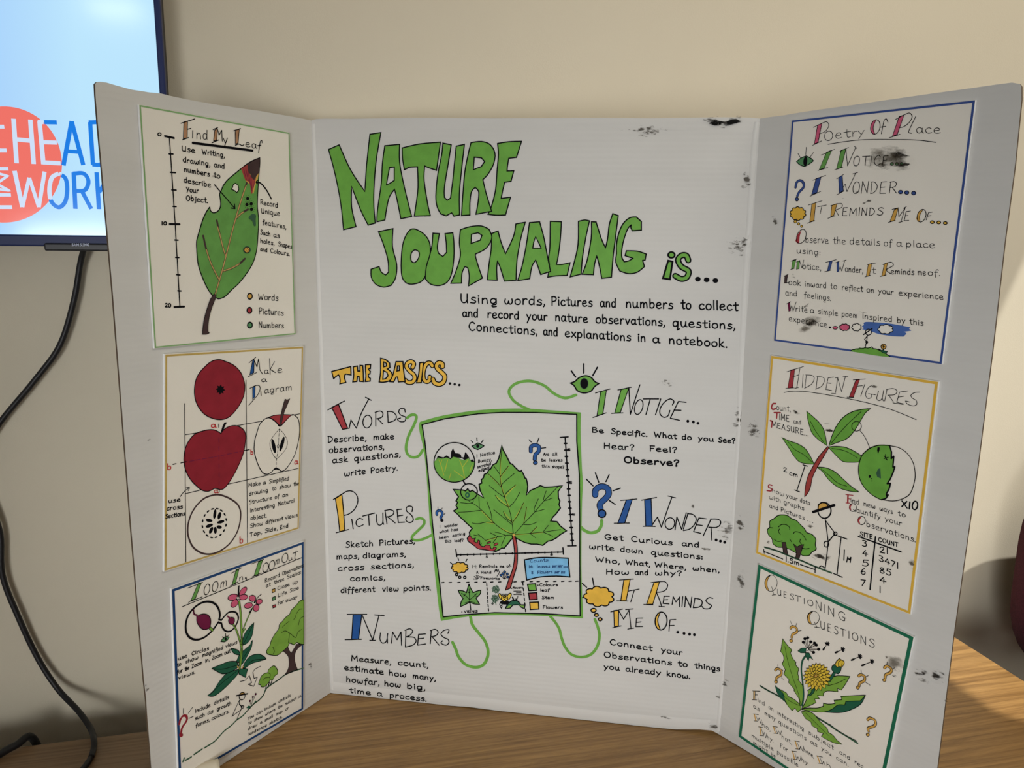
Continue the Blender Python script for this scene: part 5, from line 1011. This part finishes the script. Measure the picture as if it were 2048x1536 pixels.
begin('tree_drawing', 'rounded green tree with two dark trunks')
F('br', '340,720 385,725 400,800 410,862 360,850 355,790', 0, 1.0)
F('g', '330,430 400,435 450,470 500,490 550,540 590,580 615,620 670,640 710,690 705,750 715,800 670,830 640,865 580,870 540,850 480,830 430,800 360,780 300,775 250,740 240,690 200,640 190,590 215,560 215,500 260,470 290,445', 1, 1.8)
F('br', '345,725 385,725 400,800 410,862 365,850 355,790', 0, 1.2); F('br', '470,740 510,775 545,755 582,748 560,810 530,905 490,905 500,830', 0, 1.2); S('k', '310,560 340,535 390,535 425,560 430,590|320,580 310,610 330,640|470,630 490,610 540,620 580,655 605,700|545,690 540,720 555,745|430,690 450,720|260,690 300,715 350,710|560,785 600,795 640,790|250,570 220,565', 1.5)
S('gr', '160,778 300,820 420,870 560,925 700,985 880,1055', 3.4); S('k', '160,778 215,785 235,800 300,815 420,868 560,920 640,955 700,985 760,1005', 1.0, 0); S('k', '150,800 155,842|155,825 355,905|545,965 705,1020|705,995 703,1052', 2.1, 0); T('1.5m|385|535', (385, 930), (535, 978), 38, 2.3)
end()
for a in ((760, 885, 120, 70, 10, 'scuff'), (640, 550, 70, 50, 20, 'scuff2'), (1750, 950, 60, 90, 0, 'scuff2'), (210, 720, 40, 30, 0, 'scuff2'), (850, 890, 60, 40, 0, 'scuff2')): scuff(*a)
K(1510, 700, 1890)
for a in ((450, 675, 80, 34, 20, 'scuff'), (800, 865, 66, 20, 5, 'scuff'), (1290, 395, 50, 40, 0, 'scuff2'), (790, 790, 50, 14, 0, 'scuff2')): scuff(*a)

on(RIG, P_QUES, TH)
K(1470, 1120, 1850)
begin('heading', 'QUESTIONING QUESTIONS in thin capitals with amber crescents')
F('or', '385,163 340,200 322,250 340,315 368,332 347,262 360,200', 0, .9); O('k', 390, 250, 66, 88, 6, 1.0); S('k', '397,288 420,372|402,378 442,374', 1.1, 0)
T('U|455|505 E|525|560 S|588|640 T|648|715 I|740|756 O|780|850', (455, 374), (850, 505), 62, 1.2, 0, 'k', True); T('N|868|942 I|955|972 N|1000|1080 G|1110|1208', (868, 525), (1208, 672), 92, 1.2, 0, 'k', True)
F('or', '842,553 800,580 782,622 800,672 828,690 806,620 818,580', 0, .9); O('k', 845, 624, 66, 72, 10, 1.0); S('k', '858,668 885,722|860,722 914,728', 1.1, 0)
T('U|920|975 E|998|1040 S|1065|1118 T|1135|1200 I|1222|1240 O|1260|1335', (920, 737), (1335, 880), 80, 1.2, 0, 'k', True); T('N|1352|1422 S|1440|1512', (1352, 895), (1512, 952), 90, 1.2, 0, 'k', True)
for p, d, r in (('600,735 625,715 665,735 668,775 625,800 612,835', (608, 870), '598,655 615,695|670,680 658,708|718,757 685,768'), ('435,1187 460,1170 500,1190 500,1235 455,1265 445,1290', (445, 1312), '465,1125 465,1145|520,1185 508,1195|505,1270 525,1285'), ('1335,1250 1360,1235 1400,1255 1395,1300 1350,1325 1340,1358', (1327, 1375), '1362,1185 1365,1215|1440,1245 1410,1260|1410,1318 1458,1348'), ('1612,1162 1640,1142 1685,1170 1680,1210 1630,1235 1620,1268', (1612, 1293), '1645,1095 1640,1125|1725,1160 1700,1175|1700,1245 1730,1260'), ('1432,1722 1458,1702 1513,1730 1510,1782 1440,1812 1442,1845', (1434, 1882), '')):
    begin('question_mark_drawing', None, 0.0006); OS('or', p, 5.0, 3.2); D('or', d[0], d[1], 17, 16, 0, 1.1)
    if r: S('k', r, 0.9, 0)
begin('dandelion_drawing', 'dandelion plant with jagged leaves, yellow flower and seed head')
K(1440, 1330, 1840)
S('gr', '412,212 500,265 600,318 700,395', 3.6); S('gr', '900,470 1000,540 1100,600 1200,670 1300,730 1408,800', 3.6); S('k', '412,208 500,262 600,312|960,505 1000,535 1020,560 1100,598 1130,610 1200,665 1260,700 1300,725 1405,780', 1.3, 0)
F('gl', '835,480 890,470 960,500 1010,560 1060,610 1100,650 1110,690 1160,720 1200,770 1252,812 1180,800 1110,770 1040,730 1060,700 1000,680 1000,650 945,620 930,580 880,550', 0, 1.2); S('k', '880,490 980,590 1110,720', .9)
F('gl', '1170,115 1332,115 1290,190 1245,255 1205,240 1210,272 1100,265 1060,290 1060,315 1000,310 1020,345 970,345 985,385 900,425 840,445 880,370 905,290 900,260 940,235 1000,215 1080,190', 0, 1.2); S('k', '1290,140 1200,185 1090,215', 1.0)
F('dk', '1492,308 1450,390 1380,440 1250,485 1080,482 1000,475 1080,450 1150,440 1210,400 1280,395 1290,365 1440,350', 0, 1.2); F('gl', '1492,308 1440,310 1330,315 1240,320 1250,355 1170,360 1180,395 1110,400 1060,390 1060,420 1000,440 900,440 830,455 900,465 1000,480 1080,478 1150,450 1210,408 1280,408 1290,372 1440,365', 0, 1.2)
F('gl', '565,205 600,240 680,285 700,320 760,350 820,405 835,450 800,482 770,440 740,467 700,420 650,350 590,280', 0, 1.2); F('dk', '565,205 600,240 650,290 665,350 690,395 640,340 590,290', 0, .8); S('k', '640,300 720,370 820,415', .9)
K(1470, 1120, 1850)
F('gl', '518,850 560,910 615,970 600,1000 625,1060 660,1100 655,1130 690,1170 680,1220 690,1270 682,1290 715,1330 735,1370 735,1480 722,1565 700,1560 690,1490 640,1410 640,1390 580,1320 585,1290 530,1230 545,1180 510,1120 530,1070 520,1020 495,985', 0, 1.3); S('k', '540,930 570,1080 620,1250 680,1420 712,1555', 1.0)
OS('dk', '770,1025 730,1085 718,1180 730,1300 742,1420 738,1510 725,1570', 3.4, 2.2); F('dk', '830,1320 880,1350 850,1430 808,1465 792,1455 826,1420', 0, 1.0)
F('dk', '680,980 720,950 770,950 765,1000 710,1000', 0, .9); F('dk', '760,1000 800,1000 845,1075 805,1045 795,1085 770,1045', 0, .9)
for a, b in ((740, 885), (757, 848), (787, 838), (820, 882), (862, 895), (880, 915), (905, 962), (850, 995)): S('k', [(785, 962), (a, b)], 1.0, 0); D('k', a, b, 17, 15)
D('wh', 784, 962, 14, 14, 0, .7)
OS('dk', '1075,1215 1050,1255 1020,1300', 5.4, 4.0); F('yb', '1085,1125 1100,1090 1135,1060 1150,1075 1180,1090 1182,1115 1160,1150 1110,1160 1090,1140', 0, 1.2); S('k', '1120,1150 1120,1100 1150,1075|1150,1150 1160,1110', 1.0); F('dk', '1050,1150 1075,1125 1110,1155 1130,1145 1152,1150 1140,1200 1115,1225 1075,1212 1048,1180', 0, 1.2)
for R_, n, L_, W_ in ((150, 20, 62, 30), (112, 16, 60, 30), (74, 12, 52, 27), (38, 8, 42, 22)):
    for k in range(n):
        a = 2 * math.pi * (k + R_ % 3 * .3) / n; c, s = math.cos(a), math.sin(a); ex = 1.0 + .12 * math.cos(a - .9)
        q = [(0, -W_ * .55), (L_ * .55, -W_ * .6), (L_, 0), (L_ * .55, W_ * .6), (0, W_ * .55)]
        F('yb', [(882 + ((R_ - L_) * ex + x * ex) * c - y * s, 1245 + ((R_ - L_) * ex + x * ex) * s + y * c) for x, y in q], 0, 1.0)
D('or', 882, 1245, 16, 14, 0, 1.0)
begin('seed_drawing', 'four drifting dandelion seeds')
for hx, hy, tx, ty in ((995, 905, 952, 968), (1160, 965, 1082, 1000), (1345, 1040, 1255, 1080), (1475, 1095, 1365, 1140)):
    a = math.degrees(math.atan2(ty - hy, tx - hx)); D('k', hx, hy, 12, 30, a); S('k', [(hx, hy), (tx, ty)], 1.0, 0)
    O('k', tx + (hx - tx) * .18, ty + (hy - ty) * .18, 20, 7, a, 1.0)
    for k in (-1, 0, 1): S('k', [(hx, hy), (hx - 26 * math.cos(math.radians(a + k * 40)), hy - 26 * math.sin(math.radians(a + k * 40)))], 1.6, 0)
begin('paragraph')
K(1440, 1330, 1840)
S('or', '352,270 350,350|355,510 368,572|410,635 422,715|550,632 568,695|772,780 795,855|1000,935 1025,1005|745,885 765,960', 2.6, 0); S('k', '335,265 412,268|330,355 378,357|360,305 385,305|345,502 395,508|350,572 385,574|395,632 440,640|408,722 450,725|540,628 590,635|552,698 595,702|760,775 815,785|775,858 820,862|990,930 1050,942|1005,1005 1045,1010|735,880 790,888|748,962 790,968', 1.1, 0)
S('k', '345,270 344,352|362,270 360,352|368,520 392,570 402,540 418,598 428,560|425,650 445,720 455,690 470,745 482,700|570,645 592,702 602,672 618,720 632,672|795,800 818,862 828,832 846,880 858,830|1028,955 1050,1015 1062,985 1080,1030|768,905 790,968 800,938 818,985 832,930', 1.0, 0)
T('ind|388|460 an|500|550 interesting|590|860 subject|905|1165 and|1225|1335 rec|1380|1470', (388, 374), (1470, 1062), 30, 1.2); T('as|340|410 many|458|570 questions|600|885 as|928|998 you|1038|1145 can.|1190|1320', (340, 432), (1320, 1042), 30, 1.2)
T('ho,|428|520 hat,|632|740 here,|858|965 h|1090|1140', (428, 622), (1140, 1060), 30, 1.2); T('hy.|482|550 For|618|698 hy|835|905', (482, 752), (905, 1028), 30, 1.2); T('multiple|325|550 possible|585|805', (325, 735), (805, 1046), 28, 1.2); T('might|340|490 be|525|572', (340, 806), (572, 955), 26, 1.2)
end()
K(1470, 1120, 1850)
for a in ((1730, 1120, 130, 90, 20, 'smudge'), (1750, 1220, 60, 50, 0, 'scuff2'), (1640, 1050, 40, 50, 0, 'scuff2'), (1325, 1360, 40, 30, 0, 'scuff2')): scuff(*a)
K0(); on(RIG, board_r, 0.0)
for a in ((1848, 1346, 20, 11, 8, 'scuff'), (1876, 1352, 22, 18, 30, 'scuff'), (1850, 1360, 30, 8, 10, 'scuff2'), (1450, 1365, 12, 14, 0, 'scuff2'), (1482, 1160, 16, 30, 0, 'scuff2'), (1552, 445, 12, 20, 0, 'scuff2'), (1502, 345, 8, 20, 0, 'scuff2'), (1516, 862, 6, 4, -30, 'scuff'), (1893, 1400, 8, 14, 0, 'scuff2'), (1508, 860, 22, 30, 0, 'scuff2'), (1480, 1045, 14, 30, 0, 'scuff2')): scuff(*a)

# ================================================================== the picture on the television screen
TVM = Matrix.Translation(-tv.location)
SCR.mw = Matrix.Translation(SCR.O) @ SCR.mw.to_3x3().to_4x4()
on(SCR, screen, 0.0, 0.0003, TVM @ SCR.mw)
K(0, 0, 700)
CX, CY, RR = 23.0, 963.0, 340.0
begin('logo_circle', 'orange logo disc')
F('so', ell(CX, CY, RR, RR, 0, 90)); end()
LET = [('80,695 98,955', 27), ('178,700 198,960', 27), ('88,815 190,825', 27), ('232,712 255,962', 27), ('222,714 333,716', 27), ('245,832 334,835', 26), ('250,950 356,956', 27),
       ('372,968 420,710', 27), ('420,710 488,966', 27), ('392,885 468,890', 25), ('528,715 545,965', 27), ('520,716 600,720 648,770 660,840 640,920 590,962 540,962', 27),
       ('86,1000 132,1212', 27), ('132,1212 172,1040', 22), ('172,1040 228,1212', 22), ('228,1212 262,1005', 24), ('345,1015 305,1040 290,1110 302,1180 345,1213 382,1180 394,1110 384,1045 345,1015', 26), ('432,1010 442,1222', 27), ('428,1016 490,1016 518,1060 498,1112 440,1118', 26), ('478,1115 535,1222', 26), ('566,1008 580,1224', 27), ('655,1010 580,1125', 26), ('610,1090 665,1224', 26)]
LEFT = [('-80,742 26,742', 24), ('-80,880 40,880', 24), ('-100,988 50,988', 22), ('-60,1000 45,1030 -20,1075 55,1115 -60,1100', 16), ('-90,1140 65,1140', 22), ('-100,1212 72,1212', 24), ('-150,742 -130,880', 24)]
Art.butt = True
def inside(q): return (q[0] - CX) ** 2 + (q[1] - CY) ** 2 < RR * RR
for nm, lab, mat_, want in (('logo_lettering', 'blue letters outside the orange disc', 'sb', False), ('logo_lettering', 'white letters over the orange disc', 'sw', True)):
    begin(nm, lab, 0.0005)
    for P, wpx in LET + (LEFT if want else []):
        Q = P2(P); Q = spline(Q, False, 8) if len(Q) > 3 and wpx > 20 else Q; run = []
        for a, b in zip(Q, Q[1:]):
            n = max(1, int(math.hypot(b[0] - a[0], b[1] - a[1]) / 4))
            for k in range(n + 1):
                q = (a[0] + (b[0] - a[0]) * k / n, a[1] + (b[1] - a[1]) * k / n)
                if inside(q) == want: run.append(q)
                else:
                    if len(run) > 2: ribbon(loc(tp(run)), mat_, wpx * .3418 * .0006, 1)
                    run = []
        if len(run) > 2: ribbon(loc(tp(run)), mat_, wpx * .3418 * .0006, 1)
    end()
Art.butt = False
BAD = Sheet((-0.33, TY - 0.004, TB), (1, 0, 0))
on(BAD, badge, 0.0, 0.0003, TVM @ BAD.mw)
K(0, 400, 320)
begin('brand_lettering', 'small pale capitals on the lower edge')
M['badge_ink'] = new_mat('pale_badge_print', (190, 198, 220), 0.4)
T('SAMSUNG|915|1145', (915, 590), (1145, 590), 33, 0.75, 0, 'badge_ink', True)
end(); Art.mb = None
end()
# ------------------------------------------------------------------ loose things
def cable(name, pts, rad, label):
    o = tube(name, pts, rad, 'cable'); return tag(o, label, 'cable')
VW = 0.030
c1 = [(*on_y(168, 497, .02)[:],), on_y(160, 530, VW), on_y(148, 600, VW), on_y(120, 690, VW), on_y(70, 760, VW), on_y(0, 845, VW), on_y(-30, 900, VW), on_y(-28, 980, VW), on_y(0, 1065, VW), on_y(5, 1150, VW), on_y(35, 1230, VW), on_y(75, 1315, VW), on_y(115, 1377, .022), on_y(155, 1420, -.005), on_y(180, 1455, -.035),
      on_z(188, 1480, TZ + .011), on_z(186, 1502, TZ + .0055), on_z(176, 1525, TZ + .005), on_z(150, 1550, TZ + .005), on_z(110, 1552, TZ + .005), on_z(60, 1590, TZ + .005)]
cable('power_cable', c1, 0.0042, 'long black cable hanging from the television down onto the table')
c2 = [(-.437, .012, TZ - .16), (-.437, -.004, TZ - .05), (-.4385, -.030, TZ + .0055), on_z(34, 1489, TZ + .0085), on_z(0, 1508, TZ + .0066), on_z(-60, 1552, TZ + .0062), on_z(-120, 1640, TZ + .0062)]
cable('thick_cable', c2, 0.0055, 'short thick black cable curling over the rear edge of the dull table')
# chair beside the table
ch = empty('office_chair', (1.61, -0.27, 0), 'burgundy fabric office chair in shadow beyond the right table edge', 'chair')
def chl(bm):
    for v in bm.verts: v.co -= ch.location
    return bm
def rounded(name, cx, cz, hw, hh, r, y0, y1, mat, bulge=0.0, parent=None):
    bm = bmesh.new(); ring = []
    for (sx, sz, a0) in ((1, 1, 0), (-1, 1, 90), (-1, -1, 180), (1, -1, 270)):
        for k in range(9):
            a = math.radians(a0 + k * 90 / 8); ring.append((cx + sx * (hw - r) + r * math.cos(a), cz + sz * (hh - r) + r * math.sin(a)))
    lay = []
    for y, s in ((y1, .94), (y1 - .012, 1.0), (y0 + .015, 1.0), (y0, .95), (y0 - bulge, .6)):
        lay.append([bm.verts.new((cx + (x - cx) * s, y, cz + (z - cz) * s)) for x, z in ring])
    n = len(ring)
    for a, b in zip(lay, lay[1:]):
        for i in range(n): bm.faces.new((a[i], a[(i + 1) % n], b[(i + 1) % n], b[i]))
    bm.faces.new(lay[0][::-1]); bm.faces.new(lay[-1])
    bmesh.ops.recalc_face_normals(bm, faces=bm.faces[:])
    return bm_link(name, chl(bm), mat, parent or ch, True)
rounded('backrest', 1.605, 0.875, 0.235, 0.245, 0.19, -0.06, -0.008, 'cloth', 0.02)
rounded('back_shell', 1.605, 0.875, 0.190, 0.20, 0.16, -0.012, 0.008, 'black')
bm = box_bm((1.385, -0.53, 0.44), (1.825, -0.07, 0.52), 0.035, 4); bm_link('seat', chl(bm), 'cloth', ch, True)
bm = box_bm((1.41, -0.50, 0.415), (1.80, -0.10, 0.445), 0.01, 2); bm_link('seat_pan', chl(bm), 'black', ch)
bm = box_bm((1.575, -0.12, 0.40), (1.635, 0.02, 0.43), 0.006); b2 = box_bm((1.575, 0.0, 0.40), (1.635, 0.022, 0.74), 0.006)
me = bpy.data.meshes.new('t'); b2.to_mesh(me); b2.free(); bm.from_mesh(me); bpy.data.meshes.remove(me); bm_link('back_support', chl(bm), 'black', ch)
for sx in (-1, 1):
    xx = 1.605 + sx * .225
    o = tube('armrest', [Vector(q) - ch.location for q in ((xx - sx * .06, -.34, .43), (xx, -.35, .46), (xx, -.36, .60), (xx, -.33, .635), (xx, -.22, .64), (xx, -.12, .635))], .016, 'black', ch)
def cyl(name, r, z0, z1, mat, x=0, y=0, ax=None, n=24):
    bm = bmesh.new(); bmesh.ops.create_cone(bm, cap_ends=True, segments=n, radius1=r, radius2=r, depth=z1 - z0)
    if ax: bmesh.ops.rotate(bm, verts=bm.verts, matrix=Matrix.Rotation(math.pi / 2, 3, 'X'))
    for v in bm.verts: v.co += Vector((x, y, (z0 + z1) / 2))
    return bm_link(name, bm, mat, ch, True)
cyl('gas_column', 0.028, 0.10, 0.415, 'black')
for k in range(5):
    a = 2 * math.pi * k / 5 + .3; d = Vector((math.cos(a), math.sin(a), 0))
    bm = box_bm((0.02, -0.022, 0.065), (0.27, 0.022, 0.10), 0.008); bmesh.ops.rotate(bm, verts=bm.verts, matrix=Matrix.Rotation(a, 3, 'Z')); bm_link('leg', bm, 'black', ch)
    cyl('castor', 0.028, 0.012, 0.046, 'black', d.x * .26, d.y * .26, 1)
    # castors stand on the carpet
ch.location.x -= 0.077; ch.location.y -= 0.05
# pale rolled paper lying in front of the left panel
q0, q1 = on_z(372, 1556, TZ + .012), on_z(438, 1537, TZ + .012); ax = (q1 - q0).normalized(); up = Vector((0, 0, 1)); sd = ax.cross(up).normalized()
V, Fc = [], []; n = 40; R0 = 0.0125
for i in range(9):
    c = q0 + (q1 - q0) * (i / 8)
    for k in range(n + 1):
        t = k / n * 4.4 * math.pi; r = R0 * (1 - 0.32 * k / n)
        V.append(Vector((c.x, c.y, TZ + R0 + .0008)) + r * (math.cos(t) * sd + math.sin(t) * up))
for i in range(8):
    for k in range(n): Fc.append((i * (n + 1) + k, i * (n + 1) + k + 1, (i + 1) * (n + 1) + k + 1, (i + 1) * (n + 1) + k))
o = link('rolled_paper', V, Fc, 'paper', None, smooth=True)
sm_ = o.modifiers.new('thick', 'SOLIDIFY'); sm_.thickness = 0.0006
tag(o, 'small roll of cream paper lying below the navy-bordered poster', 'paper roll')
# objects keep their origin at their own middle
for o in list(scn.objects):
    if o.type == 'MESH' and o.parent is None and o.location.length < 1e-6 and o.get('kind') != 'structure':
        vs = o.data.vertices; c = sum((v.co for v in vs), Vector()) / max(1, len(vs)); o.data.transform(Matrix.Translation(-c)); o.location = c
